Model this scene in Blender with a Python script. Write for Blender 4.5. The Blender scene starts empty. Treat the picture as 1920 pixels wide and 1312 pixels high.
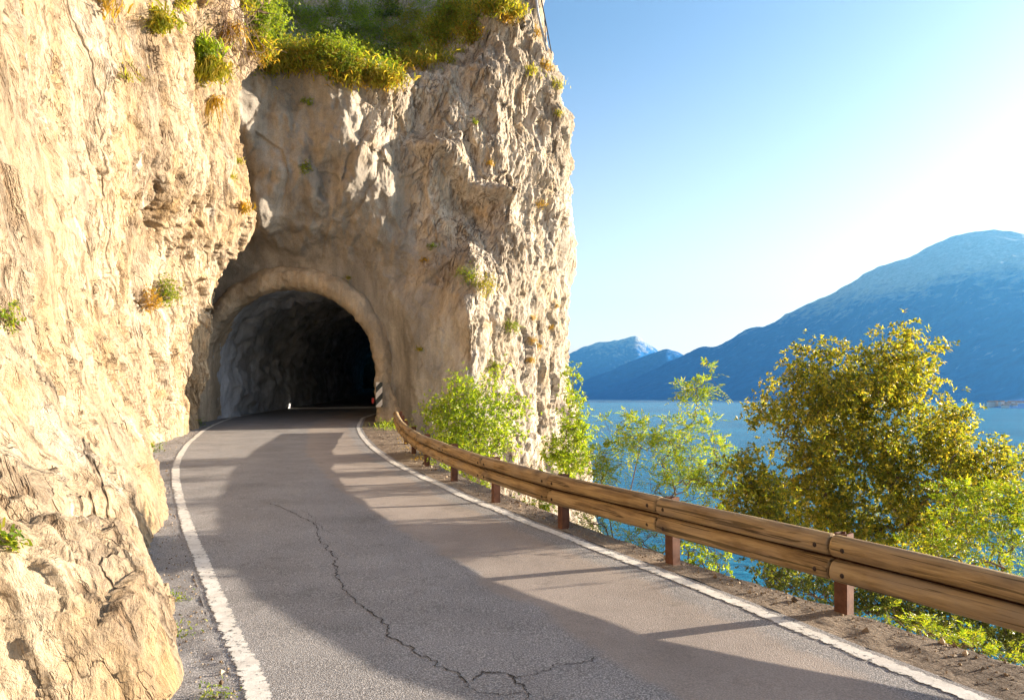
import bpy, math, random
import numpy as np
from mathutils import Vector, Matrix

random.seed(7)
RNG = np.random.default_rng(7)
scene = bpy.context.scene
COL = scene.collection
R = math.radians

# ------------------------------------------------------------------ camera
F = 1400.0          # focal length in photo pixels (1920 wide)
HC = 1.6            # eye height over the road
HY = 745.0          # horizon row in the photo
cam_d = bpy.data.cameras.new('camera')
cam_d.sensor_width = 36.0
cam_d.lens = 36.0 * F / 1920.0
cam_d.shift_y = (HY - 656.0) / 1920.0
cam_d.clip_start = 0.05
cam_d.clip_end = 60000
cam = bpy.data.objects.new('camera', cam_d)
cam.location = (0, 0, HC)
cam.rotation_euler = (R(90), 0, 0)
COL.objects.link(cam)
scene.camera = cam

# ------------------------------------------------------------------ light
SUN_EL, SUN_AZ = R(10.8), R(72.0)
world = bpy.data.worlds.new('World')
scene.world = world
world.use_nodes = True
wn = world.node_tree
for n in list(wn.nodes):
    wn.nodes.remove(n)
sky = wn.nodes.new('ShaderNodeTexSky')
sky.sky_type = 'NISHITA'
sky.sun_disc = False
sky.sun_elevation = SUN_EL
sky.sun_rotation = SUN_AZ
sky.altitude = 100
sky.air_density = 1.0
sky.dust_density = 3.8
sky.ozone_density = 3.2
bg = wn.nodes.new('ShaderNodeBackground')
bg.inputs['Strength'].default_value = 0.068
wo = wn.nodes.new('ShaderNodeOutputWorld')
# bright hazy band low over the horizon
tc = wn.nodes.new('ShaderNodeTexCoord'); sp = wn.nodes.new('ShaderNodeSeparateXYZ')
wn.links.new(tc.outputs['Generated'], sp.inputs[0])
mr = wn.nodes.new('ShaderNodeMapRange'); mr.inputs[1].default_value = .46; mr.inputs[2].default_value = 0.0
wn.links.new(sp.outputs[2], mr.inputs[0])
pw = wn.nodes.new('ShaderNodeMath'); pw.operation = 'POWER'; pw.inputs[1].default_value = 1.6
wn.links.new(mr.outputs[0], pw.inputs[0])
ad = wn.nodes.new('ShaderNodeMix'); ad.data_type = 'RGBA'; ad.blend_type = 'ADD'
wn.links.new(pw.outputs[0], ad.inputs[0]); wn.links.new(sky.outputs[0], ad.inputs[6]); ad.inputs[7].default_value = (3.3, 2.4, 1.6, 1)
wn.links.new(ad.outputs[2], bg.inputs[0])
wn.links.new(bg.outputs[0], wo.inputs[0])

SUNV = Vector((math.sin(SUN_AZ) * math.cos(SUN_EL), math.cos(SUN_AZ) * math.cos(SUN_EL), math.sin(SUN_EL)))
sun_d = bpy.data.lights.new('sun', 'SUN')
sun_d.energy = 5.0
sun_d.angle = R(0.5)
sun_d.color = (1.0, 0.85, 0.67)
sun = bpy.data.objects.new('sun', sun_d)
sun.rotation_euler = (-SUNV).to_track_quat('-Z', 'Y').to_euler()
sun.location = SUNV * 100
COL.objects.link(sun)

scene.view_settings.view_transform = 'Standard'
scene.view_settings.look = 'None'
scene.view_settings.exposure = 2.22
scene.view_settings.gamma = 1.0
scene.cycles.max_bounces = 6
scene.cycles.diffuse_bounces = 4
scene.cycles.volume_bounces = 0
scene.cycles.transparent_max_bounces = 8
scene.cycles.use_denoising = True

WATER_Z = -18.4
HAZE_DENSITY = 4.0e-5

# ------------------------------------------------------------------ helpers
def grade(y):
    """height of the road at distance y"""
    return 0.0285 * (np.asarray(y, float) - 4.5)

def ray(px, py, Y):
    """world point at distance Y seen through photo pixel px, py"""
    return np.array([(px - 960) / F * Y, Y, HC - (py - HY) / F * Y])

def onroad(px, py):
    Y = F * (HC + 0.0285 * 4.5) / ((py - HY) + 0.0285 * F)
    return np.array([(px - 960) / F * Y, Y, float(grade(Y))])

def props(o, label=None, cat=None, group=None, kind=None):
    if label: o['label'] = label
    if cat: o['category'] = cat
    if group: o['group'] = group
    if kind: o['kind'] = kind
    return o

def mesh_obj(name, V, Fc, mat=None, parent=None, smooth=True, attrs=None, uv=None, loc=None):
    """V (n,3); Fc list of arrays of equal-width faces or an (m,k) array"""
    me = bpy.data.meshes.new(name)
    V = np.asarray(V, dtype=np.float32)
    if loc is not None:
        V = V - np.asarray(loc, dtype=np.float32)
    if not isinstance(Fc, (list, tuple)):
        Fc = [Fc]
    Fc = [np.asarray(f, dtype=np.int32) for f in Fc if len(f)]
    loops = np.concatenate([f.ravel() for f in Fc])
    sizes = np.concatenate([np.full(len(f), f.shape[1], np.int32) for f in Fc])
    starts = np.concatenate([[0], np.cumsum(sizes)[:-1]]).astype(np.int32)
    me.vertices.add(len(V)); me.vertices.foreach_set('co', V.ravel())
    me.loops.add(len(loops)); me.loops.foreach_set('vertex_index', loops)
    me.polygons.add(len(sizes)); me.polygons.foreach_set('loop_start', starts)
    try:
        me.polygons.foreach_set('loop_total', sizes)
    except Exception:
        pass
    me.update(calc_edges=True)
    me.polygons.foreach_set('use_smooth', np.full(len(sizes), bool(smooth)))
    if attrs:
        for k, a in attrs.items():
            at = me.attributes.new(k, 'FLOAT', 'POINT')
            at.data.foreach_set('value', np.asarray(a, dtype=np.float32).ravel())
    if uv is not None:
        ul = me.uv_layers.new(name='UVMap')
        ul.data.foreach_set('uv', np.asarray(uv, dtype=np.float32)[loops].ravel())
    me.validate()
    if mat: me.materials.append(mat)
    o = bpy.data.objects.new(name, me)
    if loc is not None and parent is None:
        o.location = loc
    COL.objects.link(o)
    if parent is not None:
        o.parent = parent
        if loc is not None:
            o.location = Vector(loc) - parent.location
    return o

def thing(name, loc, label, cat, group=None, rz=0):
    o = bpy.data.objects.new(name, None)
    o.empty_display_size = 0.3
    o.location = Vector([float(c) for c in loc])
    o.rotation_euler = (0, 0, rz)
    COL.objects.link(o)
    return props(o, label, cat, group)

def part(name, V, Fc, mat, parent, **k):
    """part whose vertices are given in world space under an unrotated thing"""
    V = np.asarray(V, float) - np.array(parent.location)
    return mesh_obj(name, V, Fc, mat, parent, **k)

def grid_faces(nr, nc, flip=False, mask=None):
    i = np.arange(nr - 1)[:, None] * nc + np.arange(nc - 1)[None, :]
    q = np.stack([i, i + 1, i + nc + 1, i + nc], -1)
    if flip: q = q[..., ::-1]
    q = q.reshape(-1, 4)
    if mask is not None: q = q[mask.reshape(-1)]
    return q

def boxes(specs):
    """list of (cx,cy,cz,sx,sy,sz,rz) -> V,F"""
    V, Fc = [], []
    c = np.array([[-1,-1,-1],[1,-1,-1],[1,1,-1],[-1,1,-1],[-1,-1,1],[1,-1,1],[1,1,1],[-1,1,1]]) * .5
    f = np.array([[0,3,2,1],[4,5,6,7],[0,1,5,4],[1,2,6,5],[2,3,7,6],[3,0,4,7]])
    for k, s in enumerate(specs):
        rz = s[6] if len(s) > 6 else 0
        p = c * np.array(s[3:6])
        M = np.array([[math.cos(rz), -math.sin(rz), 0], [math.sin(rz), math.cos(rz), 0], [0, 0, 1]])
        V.append(p @ M.T + np.array(s[:3])); Fc.append(f + 8 * k)
    return np.concatenate(V), np.concatenate(Fc)

def norm(a):
    return a / np.maximum(np.linalg.norm(a, axis=-1, keepdims=True), 1e-9)

# --- numpy noise
def _hash(ix, iy, iz, seed):
    h = (ix.astype(np.int64) * 73856093) ^ (iy.astype(np.int64) * 19349663) ^ (iz.astype(np.int64) * 83492791) ^ (seed * 2654435761)
    h = (h ^ (h >> 13)) * 1274126177
    h = h ^ (h >> 16)
    return h & 1023
_g = np.random.default_rng(3)
GRAD = _g.normal(size=(1024, 3)); GRAD /= np.linalg.norm(GRAD, axis=1, keepdims=True)
RND = _g.random((1024, 4))

def gnoise(P, seed=0):
    I = np.floor(P); Fr = P - I
    U = Fr * Fr * Fr * (Fr * (Fr * 6 - 15) + 10)
    out = np.zeros(P.shape[:-1])
    for dx in (0, 1):
        wx = U[..., 0] if dx else 1 - U[..., 0]
        for dy in (0, 1):
            wy = U[..., 1] if dy else 1 - U[..., 1]
            for dz in (0, 1):
                wz = U[..., 2] if dz else 1 - U[..., 2]
                g = GRAD[_hash(I[..., 0] + dx, I[..., 1] + dy, I[..., 2] + dz, seed)]
                d = g[..., 0] * (Fr[..., 0] - dx) + g[..., 1] * (Fr[..., 1] - dy) + g[..., 2] * (Fr[..., 2] - dz)
                out += wx * wy * wz * d
    return out * 1.6

def fbm(P, octv=4, seed=0, gain=.5, lac=2.03):
    a, s = 1.0, 0.0
    for k in range(octv):
        s = s + a * gnoise(P, seed + k); P = P * lac + 7.3; a *= gain
    return s

def ridged(P, octv=4, seed=0, gain=.5):
    a, s = 1.0, 0.0
    for k in range(octv):
        s = s + a * (1 - 2 * np.abs(gnoise(P, seed + k))); P = P * 2.07 + 3.1; a *= gain
    return s

def facets(P, seed=0, tilt=.7):
    """blocky cellular relief: every cell is a tilted plane"""
    I = np.floor(P)
    best = np.full(P.shape[:-1], 1e9); val = np.zeros(P.shape[:-1])
    for dx in (-1, 0, 1):
        for dy in (-1, 0, 1):
            for dz in (-1, 0, 1):
                h = _hash(I[..., 0] + dx, I[..., 1] + dy, I[..., 2] + dz, seed)
                c = I + np.array([dx, dy, dz]) + RND[h][..., :3]
                d = P - c
                D = (d * d).sum(-1)
                v = RND[h][..., 3] - .5 + tilt * (d * GRAD[h]).sum(-1)
                m = D < best
                best = np.where(m, D, best); val = np.where(m, v, val)
    return val

def stretch(P, d, k):
    d = np.asarray(d, float); d = d / np.linalg.norm(d)
    return P - (1 - 1.0 / k) * (P @ d)[..., None] * d

def smoothstep(a, b, x):
    t = np.clip((x - a) / (b - a), 0, 1)
    return t * t * (3 - 2 * t)

def catmull(T, A):
    """interpolate rows of A (n,...) at fractional indices T"""
    A = np.asarray(A, float); n = len(A)
    i = np.clip(np.floor(T).astype(int), 0, n - 2); t = T - i
    p0 = A[np.clip(i - 1, 0, n - 1)]; p1 = A[i]; p2 = A[i + 1]; p3 = A[np.clip(i + 2, 0, n - 1)]
    t = t.reshape((-1,) + (1,) * (A.ndim - 1))
    m1 = .5 * (p2 - p0); m2 = .5 * (p3 - p1)
    return (2*t**3 - 3*t**2 + 1) * p1 + (t**3 - 2*t**2 + t) * m1 + (-2*t**3 + 3*t**2) * p2 + (t**3 - t**2) * m2

def cage(A, nr, nc, rowdens=None, coldens=None):
    def idx(n, m, dens):
        if dens is None: return np.linspace(0, n - 1, m)
        c = np.concatenate([[0], np.cumsum(dens)]).astype(float); c /= c[-1]
        return np.interp(np.linspace(0, 1, m), c, np.arange(n))
    A = np.asarray(A, float)
    B = catmull(idx(A.shape[0], nr, rowdens), A)
    B = np.swapaxes(B, 0, 1)
    B = catmull(idx(A.shape[1], nc, coldens), B)
    return np.swapaxes(B, 0, 1)

# --- node helpers
class NT:
    def __init__(s, name):
        s.m = bpy.data.materials.new(name); s.m.use_nodes = True
        s.t = s.m.node_tree; s.t.nodes.clear()
        s.out = s.t.nodes.new('ShaderNodeOutputMaterial')
    def n(s, typ, **k):
        nd = s.t.nodes.new(typ)
        for a, b in k.items():
            if a.startswith('i_'):
                key = a[2:]; key = int(key) if key.isdigit() else key.replace('_', ' ')
                s.put(nd.inputs[key], b)
            else: setattr(nd, a, b)
        return nd
    def put(s, sock, v):
        if isinstance(v, bpy.types.NodeSocket): s.t.links.new(v, sock)
        elif isinstance(v, bpy.types.Node): s.t.links.new(v.outputs[0], sock)
        else:
            if sock.type == 'RGBA' and isinstance(v, (tuple, list)) and len(v) == 3: v = (*v, 1)
            sock.default_value = v
    def math(s, op, a, b=0.0, clamp=False):
        nd = s.n('ShaderNodeMath', operation=op, use_clamp=clamp); s.put(nd.inputs[0], a); s.put(nd.inputs[1], b)
        return nd.outputs[0]
    def noise(s, vec, scale, detail=5, rough=.55, dist=0.0):
        nd = s.n('ShaderNodeTexNoise'); s.put(nd.inputs['Vector'], vec)
        nd.inputs['Scale'].default_value = scale; nd.inputs['Detail'].default_value = detail
        nd.inputs['Roughness'].default_value = rough; nd.inputs['Distortion'].default_value = dist
        return nd.outputs[0]
    def vor(s, vec, scale, feature='F1'):
        nd = s.n('ShaderNodeTexVoronoi', feature=feature); s.put(nd.inputs['Vector'], vec)
        nd.inputs['Scale'].default_value = scale
        return nd.outputs[0]
    def ramp(s, fac, stops):
        nd = s.n('ShaderNodeValToRGB'); s.put(nd.inputs[0], fac)
        e = nd.color_ramp.elements
        while len(e) < len(stops): e.new(.5)
        for k, (p, c) in enumerate(stops):
            e[k].position = p
            e[k].color = (c, c, c, 1) if isinstance(c, (int, float)) else (*c, 1)
        return nd.outputs[0]
    def mix(s, f, a, b, mode='MIX'):
        nd = s.n('ShaderNodeMix', data_type='RGBA', blend_type=mode)
        s.put(nd.inputs[0], f); s.put(nd.inputs[6], a); s.put(nd.inputs[7], b)
        return nd.outputs[2]
    def pos(s, rot=(0, 0, 0), scale=(1, 1, 1), kind='Object', loc=(0, 0, 0)):
        tc = s.n('ShaderNodeTexCoord')
        mp = s.n('ShaderNodeMapping'); s.put(mp.inputs[0], tc.outputs[kind])
        mp.inputs['Rotation'].default_value = rot; mp.inputs['Scale'].default_value = scale
        mp.inputs['Location'].default_value = loc
        return mp.outputs[0]
    def attr(s, name):
        return s.n('ShaderNodeAttribute', attribute_name=name).outputs['Fac']
    def bump(s, h, strength=.5, dist=.1, normal=None):
        nd = s.n('ShaderNodeBump'); s.put(nd.inputs['Height'], h)
        nd.inputs['Strength'].default_value = strength; nd.inputs['Distance'].default_value = dist
        if normal is not None: s.put(nd.inputs['Normal'], normal)
        return nd.outputs[0]
    def surf(s, color, rough=.9, bump=None, spec=.3, **k):
        b = s.n('ShaderNodeBsdfPrincipled'); s.put(b.inputs['Base Color'], color); s.put(b.inputs['Roughness'], rough)
        b.inputs['Specular IOR Level'].default_value = spec
        if bump is not None: s.put(b.inputs['Normal'], bump)
        for a, v in k.items(): s.put(b.inputs[a.replace('_', ' ')], v)
        s.t.links.new(b.outputs[0], s.out.inputs[0])
        return b

def plain(name, col, rough=.7, metallic=0.0, var=.15, scale=6, spec=.3):
    m = NT(name)
    p = m.pos()
    n = m.noise(p, scale, 6)
    dk = tuple(c * (1 - var * 2) for c in col); lt = tuple(min(1, c * (1 + var)) for c in col)
    c = m.ramp(n, [(.3, dk), (.7, lt)])
    m.surf(c, rough, m.bump(n, .2, .01), spec, Metallic=metallic)
    return m.m

# ------------------------------------------------------------------ materials
def rock_material(name, bed, cream, ochre, grey, mortar=(.30, .265, .22), bright=1.0):
    """limestone: stretched along the bedding direction `bed` (euler), mixed with smooth sprayed mortar by attribute"""
    m = NT(name)
    P = m.pos()
    S0 = m.pos(rot=bed)
    def st(*sc):
        k = m.n('ShaderNodeMapping'); m.put(k.inputs[0], S0); k.inputs['Scale'].default_value = sc
        return k.outputs[0]
    S = st(1, 1, .26)
    warp = m.n('ShaderNodeTexNoise'); m.put(warp.inputs['Vector'], P); warp.inputs['Scale'].default_value = .7; warp.inputs['Detail'].default_value = 4
    W = m.n('ShaderNodeVectorMath', operation='MULTIPLY_ADD'); m.put(W.inputs[0], warp.outputs[1]); W.inputs[1].default_value = (.9, .9, .9); m.put(W.inputs[2], S)
    Wv = W.outputs[0]
    n1 = m.noise(Wv, .55, 8, .6)
    n2 = m.noise(Wv, 2.3, 8, .68)
    n3 = m.noise(Wv, 9, 8, .7)
    n4 = m.noise(P, 38, 6, .7)
    col = m.ramp(n1, [(.30, grey), (.44, ochre), (.56, cream), (.75, tuple(min(1, c * 1.15) for c in cream))])
    c2 = m.ramp(n2, [(.30, grey), (.45, ochre), (.60, cream)])
    col = m.mix(.45, col, c2)
    stain = m.ramp(m.noise(P, .9, 9, .72, .4), [(.52, 0.0), (.66, 1.0)])
    col = m.mix(m.math('MULTIPLY', stain, .5), col, (.52, .33, .13))
    pale = m.ramp(m.noise(Wv, 1.3, 7, .6, .3), [(.58, 0.0), (.70, 1.0)])
    col = m.mix(m.math('MULTIPLY', pale, .55), col, (.78, .73, .64))
    fine = m.ramp(n3, [(.32, .45), (.52, 1.0), (.7, 1.12)])
    col = m.mix(.8, col, fine, 'MULTIPLY')
    pit = m.ramp(n4, [(.34, .55), (.46, 1.0)])
    col = m.mix(.55, col, pit, 'MULTIPLY')
    # cracks
    ck = m.vor(Wv, 1.1, 'DISTANCE_TO_EDGE')
    ckm = m.math('MULTIPLY', m.ramp(ck, [(.0, 1.0), (.035, 0.0)]), m.ramp(n1, [(.45, 0.0), (.6, 1.0)]))
    col = m.mix(m.math('MULTIPLY', ckm, .55), col, (.10, .07, .05))
    hs = m.math('ADD', m.math('MULTIPLY', n2, .9), m.math('MULTIPLY', n3, .35))
    hs = m.math('ADD', hs, m.math('MULTIPLY', n4, .10))
    hs = m.math('SUBTRACT', hs, m.math('MULTIPLY', ckm, .25))
    hs = m.math('ADD', hs, m.math('MULTIPLY', m.vor(Wv, 5.0), .12))
    wet = m.ramp(m.noise(m.pos(scale=(1, 1, .16)), .8, 7, .62, .3), [(.48, 0.0), (.60, 1.0)])
    col = m.mix(m.math('MULTIPLY', wet, .38), col, (.20, .17, .145))
    # long seams and short gouges along the bedding
    def seams(vec, scale, w, dist, m0, m1, ms):
        q = m.math('ABSOLUTE', m.math('SUBTRACT', m.noise(vec, scale, 4, .55, dist), .5))
        return m.math('MULTIPLY', m.ramp(q, [(.0, 1.0), (w, 0.0)]), m.ramp(m.noise(P, ms, 4, .6), [(m0, 0.0), (m1, 1.0)]))
    s1 = seams(st(1, 1, .10), 1.3, .016, .5, .50, .60, .5)
    s2 = seams(st(1, 1, .22), 4.0, .022, .8, .48, .60, 1.1)
    s3 = m.ramp(m.noise(st(1, 1, .16), 5.5, 6, .65, .3), [(.33, 1.0), (.43, 0.0)])
    s4 = m.ramp(m.noise(st(1, 1, .22), 17, 5, .65, .3), [(.34, .9), (.45, 0.0)])
    col = m.mix(m.math('MULTIPLY', s3, .75), col, (.20, .13, .075))
    col = m.mix(m.math('MULTIPLY', s4, .5), col, (.22, .15, .09))
    col = m.mix(m.math('MULTIPLY', s2, .7), col, (.13, .08, .045))
    col = m.mix(m.math('MULTIPLY', s1, .85), col, (.07, .045, .03))
    hs = m.math('SUBTRACT', hs, m.math('ADD', m.math('MULTIPLY', s3, .25), m.math('ADD', m.math('MULTIPLY', s2, .2), m.math('MULTIPLY', s1, .35))))
    # mortar
    a = m.attr('mortar')
    mn = m.noise(m.pos(scale=(1, 1, .5)), .8, 6, .55)
    mc = m.ramp(mn, [(.3, tuple(c * .72 for c in mortar)), (.5, mortar), (.68, tuple(min(1, c * 1.45) for c in mortar))])
    run = m.ramp(m.noise(m.pos(scale=(1.6, 1.6, .12)), 1.6, 6, .6), [(.40, .62), (.55, 1.0), (.72, 1.25)])
    zz = m.n('ShaderNodeSeparateXYZ'); m.put(zz.inputs[0], m.pos())
    hi = m.ramp(m.math('ADD', m.math('MULTIPLY', zz.outputs[2], .1), m.math('MULTIPLY', m.noise(P, .45, 5, .6), .6)), [(.78, 0.0), (1.0, 1.0)])
    mc = m.mix(hi, m.mix(.75, mc, (1.02, 1.12, 1.25), 'MULTIPLY'), mc)
    mc = m.mix(.55, mc, run, 'MULTIPLY')
    grit = m.noise(P, 26, 5, .7)
    mc = m.mix(.5, mc, m.ramp(grit, [(.35, .6), (.55, 1.1)]), 'MULTIPLY')
    mh = m.math('ADD', m.math('MULTIPLY', grit, .16), m.math('MULTIPLY', m.noise(P, 5, 6, .6), .25))
    col = m.mix(a, col, mc)
    mixh = m.n('ShaderNodeMix', data_type='FLOAT'); m.put(mixh.inputs[0], a); m.put(mixh.inputs[2], hs); m.put(mixh.inputs[3], mh)
    m.surf(col, .93, m.bump(mixh.outputs[0], .9, .22), .15)
    return m.m

M_ROCK_L = rock_material('limestone_left', (R(-22), R(0), R(0)), (.53, .425, .30), (.41, .285, .16), (.27, .215, .16))
M_ROCK_R = rock_material('limestone_right', (R(0), R(-17), R(0)), (.62, .535, .43), (.47, .385, .275), (.30, .265, .22))

def asphalt(name, verge=False):
    m = NT(name)
    P = m.pos()
    sp = m.noise(P, 95, 3, .75)
    sp2 = m.vor(P, 130)
    big = m.noise(P, .8, 6, .6)
    mid = m.noise(P, 1.4, 5, .6)
    if verge:
        base = m.ramp(big, [(.3, (.14, .108, .083)), (.55, (.23, .18, .135)), (.75, (.34, .265, .195))])
        base = m.mix(.7, base, m.ramp(sp, [(.35, .35), (.5, 1.0), (.68, 1.9)]), 'MULTIPLY')
        peb = m.ramp(m.vor(P, 28), [(.0, 1.7), (.25, .9), (.5, .75)])
        base = m.mix(.5, base, peb, 'MULTIPLY')
        h = m.math('ADD', m.math('MULTIPLY', sp, .6), m.math('MULTIPLY', m.vor(P, 30), -.5))
        m.surf(base, .95, m.bump(h, .8, .03), .2)
        return m.m
    dr = m.attr('from_right')     # metres left of the right-hand line
    wv = m.math('ADD', dr, m.math('MULTIPLY', m.math('SUBTRACT', mid, .5), .5))
    patch = m.ramp(m.math('MULTIPLY', wv, .25), [(.055, 0.0), (.085, 1.0), (.33, 1.0), (.355, 0.0)])   # newer, smoother lane
    coarse = m.ramp(sp, [(.30, (.075, .073, .074)), (.50, (.22, .212, .21)), (.70, (.58, .55, .53))])
    smooth = m.ramp(sp, [(.30, (.19, .165, .147)), (.52, (.305, .262, .23)), (.75, (.45, .39, .34))])
    col = m.mix(patch, coarse, smooth)
    tone = m.ramp(big, [(.3, .78), (.5, 1.0), (.72, 1.16)])
    col = m.mix(.8, col, tone, 'MULTIPLY')
    col = m.mix(.5, col, m.ramp(mid, [(.35, .8), (.65, 1.15)]), 'MULTIPLY')
    oil = m.ramp(m.noise(P, 2.2, 8, .72), [(.58, 0.0), (.72, .5)])
    col = m.mix(oil, col, (.07, .06, .058))
    h = m.math('ADD', m.math('MULTIPLY', sp, .5), m.math('MULTIPLY', sp2, .5))
    m.surf(col, .82, m.bump(h, .55, .012), .35)
    return m.m
M_ROAD = asphalt('asphalt')
M_VERGE = asphalt('verge_gravel', True)

def paint():
    m = NT('road_paint')
    P = m.pos()
    e = m.attr('edge')            # 0 at the centre of the line, 1 at its border
    n = m.noise(P, 16, 8, .78)
    n2 = m.noise(P, 1.3, 5, .6)
    wear = m.math('ADD', m.math('ADD', n, m.math('MULTIPLY', m.math('POWER', e, 4.0), .36)), m.math('MULTIPLY', n2, .26))
    keep = m.ramp(wear, [(.705, 1.0), (.75, 0.0)])
    ck = m.ramp(m.vor(m.pos(scale=(1, 1, 1)), 9, 'DISTANCE_TO_EDGE'), [(.0, .75), (.03, 1.0)])
    col = m.ramp(m.noise(P, 7, 5, .6), [(.3, (.56, .53, .48)), (.6, (.74, .72, .67))])
    col = m.mix(.6, col, ck, 'MULTIPLY')
    col = m.mix(.35, col, m.ramp(m.noise(P, 95, 3, .75), [(.3, .5), (.6, 1.1)]), 'MULTIPLY')
    b = m.surf(col, .7, m.bump(n, .3, .006), .3)
    tr = m.n('ShaderNodeBsdfTransparent'); mx = m.n('ShaderNodeMixShader')
    m.put(mx.inputs[0], keep); m.put(mx.inputs[1], tr.outputs[0]); m.put(mx.inputs[2], b.outputs[0])
    m.t.links.new(mx.outputs[0], m.out.inputs[0])
    return m.m
M_PAINT = paint()
M_CRACK = plain('road_crack', (.075, .068, .063), .95, spec=.05)

def water():
    m = NT('lake_water')
    P = m.pos(scale=(1, 1, 1), rot=(0, 0, R(20)))
    a = m.noise(m.pos(scale=(.7, 1.6, 1), rot=(0, 0, R(25))), .55, 6, .62, .3)
    b = m.noise(m.pos(scale=(.8, 1.5, 1), rot=(0, 0, R(-15))), .09, 5, .55, .2)
    big = m.noise(m.pos(scale=(.5, 1.0, 1)), .012, 4, .5)
    h = m.math('ADD', m.math('MULTIPLY', a, .5), m.math('MULTIPLY', b, 1.5))
    col = m.ramp(a, [(.36, (.0, .070, .150)), (.52, (.0, .150, .260)), (.66, (.03, .30, .44))])
    col = m.mix(.5, col, m.ramp(big, [(.35, (.0, .09, .18)), (.65, (.01, .20, .32))]))
    b_ = m.surf(col, .25, m.bump(h, .8, 1.2), .35); b_.inputs['IOR'].default_value = 1.16
    return m.m
M_WATER = water()

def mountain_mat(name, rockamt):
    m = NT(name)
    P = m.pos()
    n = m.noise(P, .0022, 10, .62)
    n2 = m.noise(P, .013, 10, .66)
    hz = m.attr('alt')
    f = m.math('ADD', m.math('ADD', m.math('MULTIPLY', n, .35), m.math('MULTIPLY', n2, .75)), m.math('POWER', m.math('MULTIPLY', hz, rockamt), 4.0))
    rk = m.ramp(m.math('MULTIPLY', f, .5), [(.325, 0.0), (.37, .4), (.46, .95)])  # pale rock, spread with height so its colour also carries the sunlit summit
    green = m.ramp(n2, [(.35, (.0, .075, .28)), (.65, (.0, .12, .38))])  # forest base colour turned blue, distance haze and shade put into it
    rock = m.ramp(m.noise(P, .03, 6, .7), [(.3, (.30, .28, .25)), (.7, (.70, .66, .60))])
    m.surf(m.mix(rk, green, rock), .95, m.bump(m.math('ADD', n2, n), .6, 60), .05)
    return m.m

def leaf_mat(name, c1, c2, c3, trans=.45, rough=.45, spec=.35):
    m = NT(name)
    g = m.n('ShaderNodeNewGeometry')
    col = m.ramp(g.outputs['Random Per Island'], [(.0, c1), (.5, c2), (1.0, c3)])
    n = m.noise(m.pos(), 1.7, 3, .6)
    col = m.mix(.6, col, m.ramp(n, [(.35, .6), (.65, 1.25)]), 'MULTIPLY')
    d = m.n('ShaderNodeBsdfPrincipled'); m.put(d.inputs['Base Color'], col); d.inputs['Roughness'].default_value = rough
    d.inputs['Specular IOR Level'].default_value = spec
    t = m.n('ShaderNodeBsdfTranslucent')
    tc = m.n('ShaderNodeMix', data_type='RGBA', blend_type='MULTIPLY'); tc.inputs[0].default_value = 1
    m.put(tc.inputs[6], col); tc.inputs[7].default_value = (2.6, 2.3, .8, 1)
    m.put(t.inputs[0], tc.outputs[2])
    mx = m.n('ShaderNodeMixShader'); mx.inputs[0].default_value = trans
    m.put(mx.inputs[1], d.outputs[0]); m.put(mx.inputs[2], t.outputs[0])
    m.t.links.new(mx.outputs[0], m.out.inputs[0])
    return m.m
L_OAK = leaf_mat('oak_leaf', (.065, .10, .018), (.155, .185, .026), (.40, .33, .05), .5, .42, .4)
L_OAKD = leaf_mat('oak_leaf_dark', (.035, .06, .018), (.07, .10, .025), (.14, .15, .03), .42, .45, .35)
L_ASH = leaf_mat('ash_leaf', (.075, .15, .016), (.15, .23, .022), (.28, .28, .035), .5)
L_BUSH = leaf_mat('bush_leaf', (.09, .16, .018), (.17, .26, .025), (.30, .34, .04), .5)
L_LIME = leaf_mat('lime_leaf', (.07, .135, .012), (.135, .20, .016), (.27, .28, .03), .45)
L_DARK = leaf_mat('dark_leaf', (.05, .09, .015), (.09, .14, .022), (.17, .20, .03), .45, .6, .15)  # dark green leaves
L_GRASS = leaf_mat('grass_blade', (.13, .17, .02), (.23, .24, .03), (.40, .32, .07), .45, .6, .2)
L_DRY = leaf_mat('dry_tuft', (.20, .15, .03), (.32, .22, .04), (.42, .27, .05), .4, .7, .1)
M_BARK = plain('bark', (.13, .095, .07), .9, scale=30)
M_TWIG = plain('twig_bark', (.17, .11, .075), .9, scale=30)

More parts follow.
